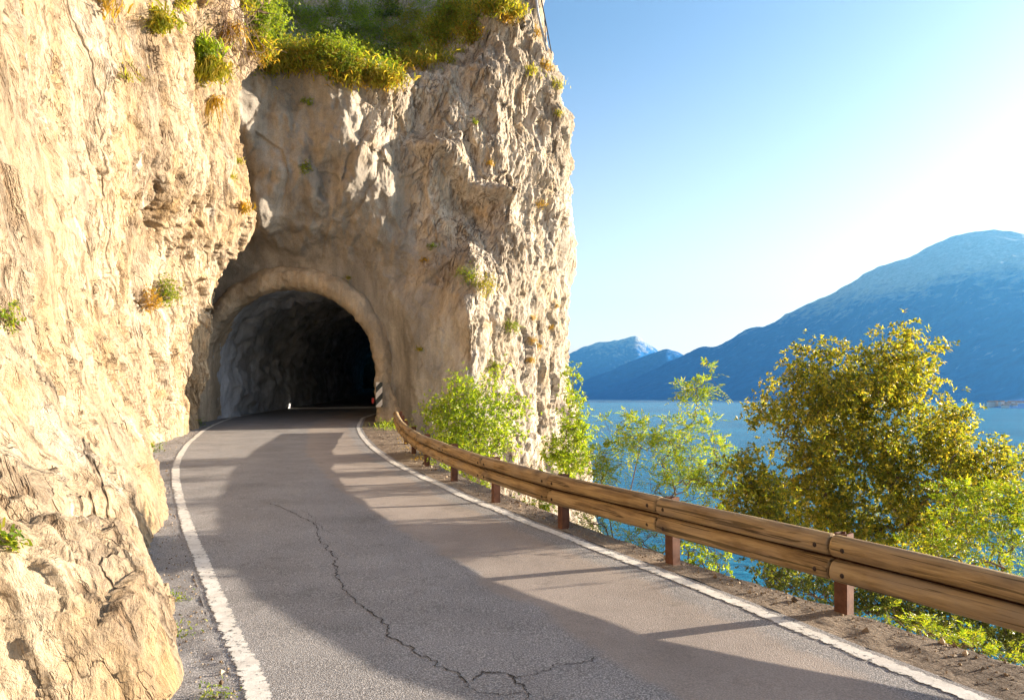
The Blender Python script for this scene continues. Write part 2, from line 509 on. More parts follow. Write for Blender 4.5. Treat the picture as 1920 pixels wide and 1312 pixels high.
def wood():
    m = NT('weathered_log')
    oi = m.n('ShaderNodeObjectInfo')
    off = m.n('ShaderNodeCombineXYZ'); m.put(off.inputs[0], m.math('MULTIPLY', oi.outputs['Random'], 37.0))
    tc = m.n('ShaderNodeTexCoord')
    ad = m.n('ShaderNodeVectorMath', operation='ADD'); m.put(ad.inputs[0], tc.outputs['Object']); m.put(ad.inputs[1], off.outputs[0])
    def mp(sc):
        k = m.n('ShaderNodeMapping'); m.put(k.inputs[0], ad.outputs[0]); k.inputs['Scale'].default_value = sc
        return k.outputs[0]
    g = m.noise(mp((1.6, 26, 26)), 1.0, 8, .65, .5)
    g2 = m.noise(mp((5, 90, 90)), 1.0, 5, .7, .2)
    big = m.noise(mp((1.4, 3, 3)), 1.0, 5, .6)
    knot = m.vor(mp((2.1, 4.2, 4.2)), 1.0)
    col = m.ramp(g, [(.28, (.12, .07, .032)), (.45, (.28, .18, .078)), (.60, (.46, .32, .145)), (.78, (.62, .47, .25))])
    col = m.mix(.65, col, m.ramp(g2, [(.3, .5), (.55, 1.05)]), 'MULTIPLY')
    col = m.mix(.6, col, m.ramp(big, [(.35, .55), (.6, 1.1)]), 'MULTIPLY')
    sepu = m.n('ShaderNodeSeparateXYZ'); m.put(sepu.inputs[0], tc.outputs['Object'])
    kn = m.ramp(knot, [(.15, (.10, .05, .025)), (.22, (.5, .45, .4)), (.33, (1, 1, 1))])
    col = m.mix(.85, col, kn, 'MULTIPLY')
    greyw = m.math('MULTIPLY', m.ramp(big, [(.40, .1), (.60, .75)]), m.math('ADD', .45, oi.outputs['Random']), True)
    col = m.mix(greyw, col, (.27, .21, .14))
    split = m.ramp(m.noise(mp((.9, 34, 34)), 1.0, 4, .5, .6), [(.37, .2), (.41, 1.0)])
    col = m.mix(.8, col, split, 'MULTIPLY')
    h = m.math('ADD', m.math('MULTIPLY', g, .6), m.math('MULTIPLY', g2, .3))
    h = m.math('ADD', h, m.math('MULTIPLY', split, .4))
    m.surf(col, .8, m.bump(h, .8, .014), .2)
    return m.m
M_WOOD = wood()
M_STEEL = plain('corten_steel', (.135, .058, .035), .75, 0.0, .25, 14)
M_BOLT = plain('bolt_steel', (.05, .035, .028), .5, .6, .2, 30)

# ------------------------------------------------------------------ haze (air over the lake)
def haze():
    m = NT('haze_air')
    v = m.n('ShaderNodeVolumePrincipled')
    v.inputs['Color'].default_value = (.15, .54, 1.0, 1)
    v.inputs['Density'].default_value = HAZE_DENSITY
    v.inputs['Anisotropy'].default_value = .4
    m.t.links.new(v.outputs[0], m.out.inputs['Volume'])
    V, Fc = boxes([(2000, 6350, (WATER_Z - 2 + 1620) / 2, 26000, 13300, 1620 - (WATER_Z - 2))])
    o = mesh_obj('haze', V, Fc, m.m, smooth=False)
    return props(o, 'pale blue haze in the air over the lake and far mountains', 'haze', kind='stuff')
haze()

# ------------------------------------------------------------------ lake and mountains
V = np.array([[-10900, -200, WATER_Z], [14900, -200, WATER_Z], [14900, 12900, WATER_Z], [-10900, 12900, WATER_Z]], float)
props(mesh_obj('lake', V, np.array([[0, 1, 2, 3]]), M_WATER, smooth=False), 'bright blue lake rippled by wind', 'water', kind='structure')

def mountain(name, prof, Ys, Yr, mat, label, seed, gully=.10, na=420, nr=150, back=1500):
    prof = np.array(prof, float)
    px = np.linspace(prof[0, 0], prof[-1, 0], na)
    py = np.interp(px, prof[:, 0], prof[:, 1])
    k = np.ones(5) / 5
    py = np.convolve(np.pad(py, 2, mode='edge'), k, 'valid')
    ys = np.interp(px, *Ys); yr = np.interp(px, *Yr)
    H = HC + (HY - py) / F * yr - (WATER_Z - 8)
    t = np.concatenate([np.linspace(0, 1, nr), 1 + np.linspace(0, 1, 30)[1:]])
    T, PX = np.meshgrid(t, px, indexing='ij')
    HH = np.broadcast_to(H, T.shape)
    Yd = np.where(T <= 1, ys + (yr - ys) * T, yr + (T - 1) * back)
    az = (PX - 960) / F
    X = az * Yd
    prof_t = np.where(T <= 1, np.minimum(T, 1) ** 1.12, np.clip(1 - (T - 1) ** 1.2, 0, 1))
    Z = (WATER_Z - 8) + HH * prof_t
    P = np.stack([X, Yd, Z * .6], -1)
    amp = gully * HH * np.clip(np.sin(np.clip(T, 0, 2) * math.pi * .5), 0, 1) * np.where(T <= 1, 1 - .85 * T ** 2, .3)
    g = ridged(P / 900.0, 6, seed, .52) - .6
    Z = Z + amp * g
    small = fbm(P / 160.0, 4, seed + 20) * 13 + fbm(P / 420.0, 3, seed + 22) * 22
    Z = Z + small * np.clip(HH / 400, .1, 1) * np.clip(T * 8, 0, 1)
    X = X + amp * .5 * fbm(P / 500, 3, seed + 40)
    V = np.stack([X, Yd, Z], -1).reshape(-1, 3)
    o = mesh_obj(name, V, grid_faces(len(t), na), mat, attrs={'alt': np.clip(Z / 1300, 0, 1)})
    return props(o, label, 'mountain', kind='structure')

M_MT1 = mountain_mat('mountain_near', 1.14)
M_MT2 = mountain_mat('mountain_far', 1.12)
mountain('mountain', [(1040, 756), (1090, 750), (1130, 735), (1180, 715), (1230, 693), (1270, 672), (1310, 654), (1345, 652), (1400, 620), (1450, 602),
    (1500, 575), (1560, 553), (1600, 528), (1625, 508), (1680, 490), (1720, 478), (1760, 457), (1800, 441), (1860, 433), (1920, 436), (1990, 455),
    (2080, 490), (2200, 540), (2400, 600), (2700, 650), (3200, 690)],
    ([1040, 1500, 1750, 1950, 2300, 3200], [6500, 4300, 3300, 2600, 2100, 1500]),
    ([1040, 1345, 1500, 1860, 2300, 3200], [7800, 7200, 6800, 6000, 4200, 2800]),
    M_MT1, 'long steep mountain ridge across the lake, coloured in shade blue with pale rocky top', 5)
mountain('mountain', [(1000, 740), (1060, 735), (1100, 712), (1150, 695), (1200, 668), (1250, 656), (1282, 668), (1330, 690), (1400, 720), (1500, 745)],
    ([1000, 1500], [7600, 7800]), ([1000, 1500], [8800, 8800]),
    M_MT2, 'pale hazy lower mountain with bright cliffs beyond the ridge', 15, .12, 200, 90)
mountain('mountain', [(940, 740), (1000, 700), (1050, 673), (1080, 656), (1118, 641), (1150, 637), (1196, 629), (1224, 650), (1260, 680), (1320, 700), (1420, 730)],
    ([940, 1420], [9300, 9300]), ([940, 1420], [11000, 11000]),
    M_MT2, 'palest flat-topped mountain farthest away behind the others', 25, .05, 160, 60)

def offridge():
    # the ridge right of the frame, whose shadow line falls across the mountain
    pts = [(9200, 4300, 900), (8000, 5000, 1000), (6900, 5600, 1180), (6300, 6100, 1250), (5800, 6700, 1330), (5500, 7400, 1390), (5300, 8300, 1300), (5300, 9300, 900)]
    pts = np.array(pts, float)
    A = catmull(np.linspace(0, len(pts) - 1, 120), pts)
    t = np.linspace(-1, 1, 41)
    T, I = np.meshgrid(t, np.arange(120), indexing='ij')
    tan = np.gradient(A[:, :2], axis=0); tan /= np.linalg.norm(tan, axis=1, keepdims=True)
    nx, ny = tan[:, 1], -tan[:, 0]
    X = A[I, 0] + nx[I] * T * 1500; Y = A[I, 1] + ny[I] * T * 1500
    Z = (WATER_Z - 8) + (A[I, 2]) * (1 - np.abs(T)) ** .9
    Z += fbm(np.stack([X, Y, Z], -1) / 500., 5, 77) * 70 * (1 - np.abs(T))
    o = mesh_obj('mountain', np.stack([X, Y, Z], -1).reshape(-1, 3), grid_faces(41, 120), M_MT1, attrs={'alt': np.clip(Z / 1300, 0, 1)})
    props(o, 'high ridge standing behind the right shoulder of the mountain', 'mountain', kind='structure')
offridge()

# ------------------------------------------------------------------ cliffs
def grid_normals(P):
    du = np.gradient(P, axis=1); dv = np.gradient(P, axis=0)
    return norm(np.cross(du, dv))
CLIFF_V = []     # displaced vertices, for standing plants on the rock

def left_cliff():
    Yc = np.array([-8, -4, 0, 2.2, 3.2, 4, 5, 6.5, 8.5, 11, 14, 17, 20, 23, 25, 27, 28.5, 30])
    x0 = np.array([-2.6, -2.6, -2.5, -2.35, -2.1, -1.83, -2.30, -3.08, -4.08, -5.3, -6.95, -8.4, -9.3, -9.95, -10.5, -12.3, -13.6, -15])
    x08 = np.array([-2.9, -2.9, -2.8, -2.65, -2.45, -2.2, -2.65, -3.45, -4.5, -5.85, -7.4, -8.75, -9.55, -10.0, -10.5, -12.3, -13.6, -15])
    x16 = np.array([-3.3, -3.3, -3.2, -3.0, -2.9, -2.9, -3.15, -3.85, -4.85, -6.15, -7.6, -8.85, -9.7, -9.8, -10.35, -12.2, -13.5, -15])
    zr = [-.6, 0, .8, 1.6, 3, 5, 7, 9, 11, 13, 16, 20, 26]
    far = [0, 0, 0, 0, .0, .10, 1.05, .95, 1.0, 1.5, 1.35, .3, -3]
    near = [0, 0, 0, 0, -.25, -.6, -.9, -1.2, -1.5, -1.8, -2.4, -4, -7]
    w = smoothstep(9, 21, Yc)
    late = smoothstep(25.3, 27.5, Yc)
    rows = []
    for k, z in enumerate(zr):
        base = x0 if k < 2 else (x08 if k == 2 else x16)
        X = base + near[k] * (1 - w) + far[k] * w - late * (1.8 if z > 3 else 0)
        rows.append(np.stack([X, Yc, z + grade(Yc)], -1))
    A = np.array(rows)
    P = cage(A, 640, 680, rowdens=[.6, 1.2, 1.2, 1.5, 1.6, 1.5, 1.5, 1.5, 1.3, 1.1, .8, .5],
             coldens=[.2, .3, .7, 1.0, 1.3, 1.5, 1.7, 1.6, 1.6, 1.6, 1.5, 1.4, 1.4, 1.3, 1.0, .6, .4])
    N = grid_normals(P)
    if N[300, 300, 0] < 0: N = -N
    bed = (0.0, .40, -1.0)
    Q = stretch(P, bed, 3.6)
    s = (.25 + .75 * smoothstep(3, 15, P[..., 1]))
    d = .42 * fbm(Q * .33, 4, 1) * s
    d += .20 * (ridged(Q * .7 + .5 * gnoise(P * .5, 9)[..., None], 5, 5) - .7) * (.35 + .65 * s)
    Wp = Q + .35 * np.stack([gnoise(P * 1.1, 31), gnoise(P * 1.1, 32), gnoise(P * 1.1, 33)], -1)
    d += .21 * facets(Wp * 1.05, 3) * (.45 + .55 * s)
    d += .085 * facets(Wp * 3.0, 4) * (.6 + .4 * s)
    d += .026 * facets(Wp * 9.0, 6)
    d += .030 * fbm(Q * 7, 4, 12, .6)
    # a few deep cracks
    cr = np.abs(gnoise(stretch(P, bed, 6) * .55 + 4, 50))
    d -= .16 * smoothstep(.045, 0, cr) * smoothstep(-.05, .2, gnoise(P * .5, 52)) * (.4 + .6 * s)
    foot = smoothstep(-.2, .8, P[..., 2] - grade(P[..., 1]))
    d *= .35 + .65 * foot
    P = P + N * d[..., None]
    mort = np.clip(smoothstep(24, 27, P[..., 1]) * smoothstep(3.5, 5.5, P[..., 2]) * .8, 0, 1) * 0
    V = P.reshape(-1, 3); CLIFF_V.append(V)
    o = mesh_obj('cliff', V, grid_faces(640, 680, True), M_ROCK_L, attrs={'mortar': mort})
    props(o, 'sunlit cream limestone cliff rising from the left road edge', 'cliff', kind='structure')
left_cliff()

PY = 28.6                       # distance of the portal
PX, PZ = -8.45, 2.55            # centre of its arch
RI, RO = 3.22, 3.80
def arch_rad(x, z):
    return np.where(z > PZ, np.hypot(x - PX, (z - PZ) * .97), np.abs(x - PX))

def right_cliff():
    px = np.array([250, 330, 400, 480, 560, 640, 700, 740, 790, 840, 885, 930, 980, 1020], float)
    zr = np.array([-21, -8, -2.5, .5, 2.5, 4.5, 6.5, 8.5, 10.5, 12.5, 13.9, 15.6, 18, 22, 28], float)
    D = np.array([
        [27, 27, 27, 27, 27, 26.8, 26.4, 26.0, 25.2, 24.6, 24.2, 24.8, 25.6, 27.5],
        [28, 28, 28, 28, 28, 27.6, 27.2, 26.6, 25.6, 25.0, 24.8, 25.2, 26.4, 28.6],
        [28.6, 28.6, 28.6, 28.6, 28.6, 28.6, 28.0, 27.4, 26.6, 26.0, 25.8, 26.2, 27.6, 30],
        [28.6, 28.6, 28.6, 28.6, 28.6, 28.6, 28.4, 27.9, 27.3, 26.7, 26.3, 27.2, 28.8, 31],
        [28.6, 28.6, 28.6, 28.6, 28.6, 28.6, 28.4, 27.8, 27.2, 26.6, 26.1, 27.4, 29.2, 31.4],
        [28.6, 28.6, 28.6, 28.6, 28.6, 28.6, 28.4, 27.9, 27.3, 26.7, 26.1, 27.4, 29.4, 31.6],
        [27.9, 27.8, 27.8, 27.9, 28.1, 28.4, 28.6, 28.6, 28.3, 27.9, 27.4, 28.3, 29.7, 31.6],
        [27.2, 27.0, 26.9, 26.9, 27.1, 27.6, 27.9, 28.2, 28.5, 28.8, 28.8, 29.3, 30.3, 32.0],
        [26.7, 26.4, 26.1, 26.1, 26.6, 27.1, 27.5, 27.9, 28.4, 29.0, 29.5, 30.1, 31.0, 32.3],
        [26.7, 26.3, 26.0, 26.1, 26.7, 27.3, 27.7, 28.2, 28.8, 29.4, 29.9, 30.5, 31.3, 32.5],
        [27.1, 26.8, 26.6, 26.7, 27.2, 27.7, 28.1, 28.6, 29.1, 29.7, 30.2, 30.7, 31.4, 32.6],
        [29.5, 29.5, 29.6, 30.0, 30.8, 31.2, 31.4, 31.2, 30.9, 30.5, 30.5, 30.8, 31.4, 32.4],
        [33, 33, 34, 35, 36, 36.5, 36.6, 36.4, 35.6, 34, 32.4, 31.9, 32.2, 33],
        [38, 39, 40, 41, 42, 42, 42, 42, 41, 39, 37, 35.5, 35, 35.4],
        [46, 47, 48, 48, 48, 48, 48, 48, 48, 47, 45, 44, 43, 43]], float)
    silpx = np.array([1150, 1125, 1098, 1066, 1052, 1050, 1058, 1063, 1062, 1060, 1056, 1050, 1020, 985, 900], float)
    silD = np.array([31, 32, 32.8, 33.6, 33.8, 33.8, 33.8, 33.8, 33.8, 33.8, 33.8, 33.8, 33.8, 35, 44])
    # the top edge leans back to the left
    shift = np.array([0] * 9 + [0, 0, 0, -14, -60, -120], float)
    A = np.zeros((len(zr), len(px) + 4, 3))
    for r in range(len(zr)):
        c = px + shift[r] * smoothstep(850, 1050, px)
        A[r, :14, 0] = (c - 960) / F * D[r]; A[r, :14, 1] = D[r]; A[r, :14, 2] = zr[r]
        xs = (silpx[r] - 960) / F * silD[r]
        A[r, 14] = (xs, silD[r], zr[r])
        A[r, 15] = (xs + .15, silD[r] + 3.5, zr[r])
        A[r, 16] = (xs - .6, silD[r] + 9, zr[r])
        A[r, 17] = (xs - 3, silD[r] + 40, zr[r])
    nr, nc = 640, 720
    P = cage(A, nr, nc, rowdens=[.7, .7, .8, 1, 1, 1, 1.1, 1.1, 1.1, .9, .9, .7, .5, .4],
             coldens=[.6, 1, 1.1, 1.1, 1.1, 1, .9, 1, 1, 1, 1, 1.2, 1.2, 1.2, .7, .4, .3])
    N = grid_normals(P)
    if N[300, 300, 1] > 0: N = -N
    u = np.broadcast_to(np.linspace(0, 1, nc)[None, :], P.shape[:2])
    pxv = 960 + P[..., 0] / P[..., 1] * F
    rock = smoothstep(720, 860, pxv + 70 * gnoise(P * .6, 70) + 22 * (P[..., 2] - 7))   # 0 sprayed mortar, 1 bare rock
    rock = np.maximum(rock, smoothstep(1.2, .2, P[..., 2]) * smoothstep(880, 900, pxv))
    bed = (-.30, .1, -1.0)
    Q = stretch(P, bed, 2.6)
    Wp = Q + .22 * np.stack([gnoise(P * .9, 31), gnoise(P * .9, 32), gnoise(P * .9, 33)], -1)
    upper = smoothstep(6.2, 8.0, P[..., 2])
    d = (.42 + .12 * upper) * fbm(stretch(P, (0, 0, 1), 1.9) * .42, 4, 81) * (.35 + .65 * np.maximum(upper, rock))
    dr = .20 * (ridged(Q * .5, 3, 84, .4) - .7) + .24 * facets(Wp * .62, 85, 1.0) + .085 * facets(Wp * 1.7, 86, 1.0) + .045 * facets(Wp * 4.4, 87, 1.0) + .022 * facets(Wp * 11, 89) + .035 * fbm(Q * 6, 4, 88, .6)
    dm = .18 * (ridged(stretch(P + .5 * gnoise(P * .7, 92)[..., None], (0, 0, 1), 2.2) * .55, 3, 90, .45) - .6) * (.25 + .75 * upper) + .05 * fbm(P * 2.4, 5, 91, .62) + .10 * facets(Wp * .8, 93) + .03 * facets(Wp * 2.6, 94)
    # undercut ledges in the bare rock
    lp = P[..., 2] + .62 * (P[..., 0] + 3) - 11 + .8 * gnoise(P * .5, 95)
    ledge = smoothstep(-.55, .05, lp) * smoothstep(.95, .08, lp) * smoothstep(-4.0, -3.0, P[..., 0]) * smoothstep(.2, -.6, P[..., 0])
    d = d + rock * dr + (1 - rock) * dm + .65 * ledge
    # hanging bulges of mortar over the portal
    wq, wq2 = fbm(P * .9, 3, 111), fbm(P * .9, 3, 112)
    for bx, bz, rx, rz, am in [(-7.9, 8.7, 1.1, 1.5, .62), (-9.7, 11.2, .7, 1.6, .7), (-8.8, 9.0, .55, .9, .5), (-6.0, 10.4, .6, 1.5, .45), (-4.6, 8.2, .7, 1.9, .4), (-10.4, 8.0, .9, 1.2, -.5), (-6.9, 9.6, .35, 1.2, -.35), (-9.4, 7.1, .8, .8, -.4)]:
        e = ((P[..., 0] + .5 * wq - bx) / rx) ** 2 + ((P[..., 2] + .6 * wq2 - bz - .15 * (P[..., 0] - bx)) / rz) ** 2
        d += am * np.exp(-e * 1.1)
    rad = arch_rad(P[..., 0], P[..., 2])
    wa = smoothstep(RO + 1.3, RO - .1, rad) * smoothstep(-1.5, .3, P[..., 2])
    d = d * (1 - .85 * wa)
    P = P + N * d[..., None]
    P[..., 1] = P[..., 1] * (1 - wa) + (PY + .12 + .06 * fbm(P * 1.5, 3, 99)) * wa
    rad = arch_rad(P[..., 0], P[..., 2])
    c = lambda a: .25 * (a[:-1, :-1] + a[1:, :-1] + a[:-1, 1:] + a[1:, 1:])
    sx, sy = math.sin(SUN_AZ), math.cos(SUN_AZ)
    perp = np.abs((c(P[..., 0]) + 12.0) * sy - (c(P[..., 1]) - 40.0) * sx)
    slit = (perp < .45) & (c(P[..., 0]) > -4) & (c(P[..., 1]) > 36) & (c(P[..., 2]) > .6) & (c(P[..., 2]) < 6.0)
    keep = ~slit & ~((c(rad) < (RI + RO) / 2) & (c(P[..., 1]) < 33) & (c(P[..., 2]) > -1.5))
    V = P.reshape(-1, 3); CLIFF_V.append(V)
    o = mesh_obj('cliff', V, grid_faces(nr, nc, True, keep), M_ROCK_R, attrs={'mortar': 1 - rock})
    props(o, 'tall grey and tan cliff pierced by the tunnel, dropping to the lake', 'cliff', kind='structure')
right_cliff()
AV = np.concatenate(CLIFF_V)
APX = 960 + AV[:, 0] / np.maximum(AV[:, 1], .1) * F
APY = HY - (AV[:, 2] - HC) / np.maximum(AV[:, 1], .1) * F
AOK = AV[:, 1] > 1
def hit(px, py, rad=7):
    """nearest point of rock seen near a photo pixel"""
    for r in (rad, rad * 2, rad * 4, rad * 8):
        m = AOK & (np.abs(APX - px) < r) & (np.abs(APY - py) < r)
        if m.any():
            C = AV[m]; return C[np.argmin(C[:, 1])]
    return ray(px, py, 28)

# ------------------------------------------------------------------ tunnel
M_PORTAL = rock_material('portal_concrete', (0, 0, 0), (.5, .4, .28), (.4, .3, .2), (.3, .25, .2), mortar=(.46, .35, .23))
M_LINING = rock_material('tunnel_lining', (0, 0, 0), (.3, .26, .22), (.2, .18, .15), (.15, .13, .12), mortar=(.48, .475, .47))
def arch_path(n, r):
    zb = -.5
    L1 = PZ - zb; L2 = math.pi * r; tot = 2 * L1 + L2
    s = np.linspace(0, tot, n); x = np.zeros(n); z = np.zeros(n); nx = np.zeros(n); nz = np.zeros(n)
    for i, a in enumerate(s):
        if a < L1: x[i], z[i], nx[i], nz[i] = r, zb + a - PZ, 1, 0
        elif a < L1 + L2:
            t = (a - L1) / r; x[i], z[i], nx[i], nz[i] = r * math.cos(t), r * math.sin(t), math.cos(t), math.sin(t)
        else: x[i], z[i], nx[i], nz[i] = -r, L1 + L2 - a, -1, 0
    z = np.where(z < 0, z, z)
    return x, z, nx, nz

tunnel = thing('tunnel', (PX, PY, .65), 'dark arched road tunnel with a rough pale portal rim', 'tunnel')
def portal():
    n = 420
    x, z, nx, nz = arch_path(n, RI)
    prof = [(.25, 1.6), (.16, 1.1), (.08, .6), (.0, .25), (.0, .02), (.06, -.16), (.2, -.27), (.38, -.30), (.56, -.24), (.70, -.10), (.80, .08), (.9, .35)]
    pr = catmull(np.linspace(0, len(prof) - 1, 48), np.array(prof))
    zz = PZ + z
    top = np.clip(nz, 0, 1)
    wide = .74 + .34 * top + 1.0 * smoothstep(2.2, .2, zz) * (nx > 0) - .2 * smoothstep(0, -.6, nx) * (1 - top)
    P = np.zeros((n, 48, 3))
    off = pr[None, :, 0] * wide[:, None]
    P[..., 0] = PX + x[:, None] + nx[:, None] * off
    P[..., 2] = zz[:, None] + nz[:, None] * off
    P[..., 1] = PY + pr[None, :, 1] - .25 * (smoothstep(1.6, 0, zz) * (nx > 0))[:, None]
    N = grid_normals(P)
    if N[100, 24, 1] > 0: N = -N
    d = .07 * fbm(P * 1.1, 3, 61) + .035 * fbm(P * 5, 4, 62) + .02 * (ridged(P * 2.2, 3, 63) - .6)
    P = P + N * d[..., None]
    mesh_obj('portal_arch', P.reshape(-1, 3) - np.array(tunnel.location), grid_faces(n, 48), M_PORTAL, tunnel, attrs={'mortar': np.ones(n * 48)})
    # lining
    ny = 330; n = 190
    ys = PY + .3 + (np.linspace(0, 1, ny) ** 1.25) * 78
    x, z, nx, nz = arch_path(n, RI + .12)
    cx = PX - .0021 * np.clip(ys - 36, 0, None) ** 2
    P = np.zeros((ny, n, 3))
    grow = 1 + .10 * smoothstep(PY + 2, PY + 9, ys)
    P[..., 0] = cx[:, None] + x[None, :] * grow[:, None]
    P[..., 1] = ys[:, None]
    P[..., 2] = PZ + z[None, :] * grow[:, None] + (grade(ys) - grade(PY))[:, None]
    N = np.zeros_like(P); N[..., 0] = nx; N[..., 2] = nz
    am = smoothstep(PY + .5, PY + 4, ys)[:, None]
    d = am * (.32 * fbm(P * np.array([.7, .5, .7]), 5, 64, .55) + .16 * facets(P * 1.2, 66) + .05 * facets(P * 3.5, 67)) + .05 * fbm(P * 2, 3, 65)
    P = P + N * d[..., None]
    c4 = lambda a: .25 * (a[:-1, :-1] + a[1:, :-1] + a[:-1, 1:] + a[1:, 1:])
    ux, uy = math.sin(SUN_AZ), math.cos(SUN_AZ)
    perp = np.abs((c4(P[..., 0]) + 12.0) * uy - (c4(P[..., 1]) - 40.0) * ux)
    gap = (perp < .30) & (c4(P[..., 0]) > -7) & (c4(P[..., 2]) < 3.4)
    k = grid_faces(ny, n, True, ~gap)
    # narrow side window of the tunnel, open to the lake
    q = []; te = math.tan(SUN_EL)
    for sg in (-1, 1):
        for t, zz in ((6.1, .3), (6.1, 3.15), (12.6, 4.6), (12.6, .8)):
            q.append((-12 + ux * t - uy * sg * .10, 40 + uy * t + ux * sg * .10, zz))
    V = np.array(q); Fs = np.array([[0, 1, 2, 3], [7, 6, 5, 4], [1, 5, 6, 2], [0, 3, 7, 4]])
    part('side_window', V, Fs, M_LINING, tunnel, smooth=False)
    jam = np.array([(-12 + ux * 6.1 - uy * o, 40 + uy * 6.1 + ux * o, z_) for o, z_ in ((-1.6, 0), (-.10, 0), (-.10, 6), (-1.6, 6), (.10, 0), (1.6, 0), (1.6, 6), (.10, 6), (-.10, 2.6), (.10, 2.6))]) + np.array([.9, .3, 0])
    part('window_jamb', jam, [np.array([[0, 1, 2, 3], [4, 5, 6, 7], [8, 9, 7, 2]])], M_LINING, tunnel, smooth=False)
    mesh_obj('tunnel_wall', P.reshape(-1, 3) - np.array(tunnel.location), k, M_LINING, tunnel, attrs={'mortar': np.ones(ny * n)})
    e = PY + 78.0; ex = PX - .0021 * (e - 36) ** 2
    V, Fc = boxes([(ex, e + .3, 4, 30, 1.0, 24)])
    part('light_block', V, Fc, M_LINING, tunnel, smooth=False)  # added block behind the bend, keeps outside light out of the tunnel
portal()

# ------------------------------------------------------------------ road
LL = np.array([onroad(*p)[:2] for p in [(485, 1312), (430, 1180), (390, 1080), (350, 980), (330, 900), (335, 860), (360, 825), (400, 797), (450, 780), (520, 768), (560, 762), (640, 748)]])
RL = np.array([onroad(*p)[:2] for p in [(1830, 1312), (1640, 1237), (1400, 1139), (1200, 1060), (1000, 984), (850, 921), (760, 879), (712, 850), (684, 824), (672, 803), (676, 790), (684, 782)]])
def ext(L, near):
    return np.concatenate([np.array(near), L])
LL = ext(LL, [(-.35, -8.0), (-.35, -3.0), (-.45, .5), (-.85, 2.6)])
RL = ext(RL, [(5.0, -8.0), (4.7, -3.0), (4.1, 0.5), (3.0, 2.8)])
RL = np.concatenate([RL, [(-6.3, 36), (-6.9, 45), (-9.0, 60), (-13, 80), (-20, 105)]])
LL = np.concatenate([LL, [(-18.5, 90), (-22, 105)]])
VE = np.array([onroad(*p)[:2] for p in [(1920, 1250), (1814, 1218), (1661, 1172), (1500, 1120), (1344, 1072), (1201, 1024), (1106, 992), (1040, 965), (960, 932), (881, 900), (832, 878), (800, 858), (780, 838), (762, 812), (752, 797)]])
VE = ext(VE, [(8.2, -8.0), (7.6, -3.0), (6.5, 0.2), (4.6, 2.9)])
VE = np.concatenate([VE, [(-4.2, 30)]])
def smooth_poly(L, n=700):
    T = np.linspace(0, len(L) - 1, n)
    return catmull(T, L)
LLs, RLs, VEs = smooth_poly(LL), smooth_poly(RL), smooth_poly(VE)
xl = lambda y: np.interp(y, LLs[:, 1], LLs[:, 0])
xr = lambda y: np.interp(y, RLs[:, 1], RLs[:, 0])
xv = lambda y: np.interp(y, VEs[:, 1], VEs[:, 0])

def sheet(name, ys, xa, xb, n, mat, dz=0.0, rough=0.0, kind='structure', label=None, parent=None, seed=0):
    t = np.linspace(0, 1, n)
    X = xa[:, None] * (1 - t) + xb[:, None] * t
    Y = np.broadcast_to(ys[:, None], X.shape)
    Z = grade(Y) + dz
    P = np.stack([X, Y, Z], -1)
    Z = Z + .012 * fbm(P * .6, 3, 200)
    if rough: Z = Z + rough * fbm(P * 4.0, 4, 201 + seed)
    dr = (xr(Y) - X) * .85
    V = np.stack([X, Y, Z], -1).reshape(-1, 3)
    o = mesh_obj(name, V, grid_faces(len(ys), n), mat, attrs={'from_right': dr})
    if label: props(o, label, kind=kind)
    return o
ysr = np.concatenate([np.linspace(-8, 2, 30)[:-1], np.linspace(2, 12, 260)[:-1], np.linspace(12, 34, 200)[:-1], np.linspace(34, 112, 100)])
road = sheet('road', ysr, xl(ysr) - .12, xr(ysr) + .14, 70, M_ROAD, label='grey asphalt road curving left into the tunnel')
ysv = ysr[ysr < 28.4]
sheet('verge', ysv, xr(ysv) + .14, xv(ysv), 46, M_VERGE, rough=.012, label='brown gravelly strip between the right line and the guardrail', seed=1)
sheet('verge', ysr, np.minimum(xl(ysr) - 1.3, -2.4) - 1.6, xl(ysr) - .12, 60, M_ROAD, rough=.012, label='worn dark shoulder at the foot of the left cliff', seed=2)
ysn = ysr[ysr > 28.2]
sheet('tunnel_shoulder', ysn, xr(ysn) + .14, xr(ysn) + 3.0, 12, M_VERGE, label='dark shoulder along the right tunnel wall')

def line(pts, w, n, name, ya, yb):
    y = pts[:, 1]; m = (y > ya) & (y < yb); pts = pts[m]
    seg = np.linalg.norm(np.diff(pts, axis=0), axis=1); s = np.concatenate([[0], np.cumsum(seg)])
    q = np.linspace(0, s[-1], n)
    C = np.stack([np.interp(q, s, pts[:, 0]), np.interp(q, s, pts[:, 1])], -1)
    tg = norm(np.gradient(C, axis=0)); nn = np.stack([-tg[:, 1], tg[:, 0]], -1)
    k = np.linspace(-1, 1, 9)
    ww = w * .5 * (1 + .05 * gnoise(np.stack([q * .8, q * 0, q * 0], -1), 7))
    XY = C[:, None, :] + nn[:, None, :] * (k[None, :, None] * ww[:, None, None])
    z = grade(XY[..., 1]); P3 = np.concatenate([XY, z[..., None]], -1)
    z = z + .012 * fbm(P3 * .6, 3, 200) + .006
    V = np.concatenate([XY, z[..., None]], -1).reshape(-1, 3)
    e = np.broadcast_to(np.abs(k)[None, :], XY.shape[:2])
    return mesh_obj(name, V, grid_faces(n, 9), M_PAINT, road, attrs={'edge': e})
line(LLs, .17, 900, 'edge_line', -6, 90)
line(RLs, .16, 900, 'edge_line', -6, 90)

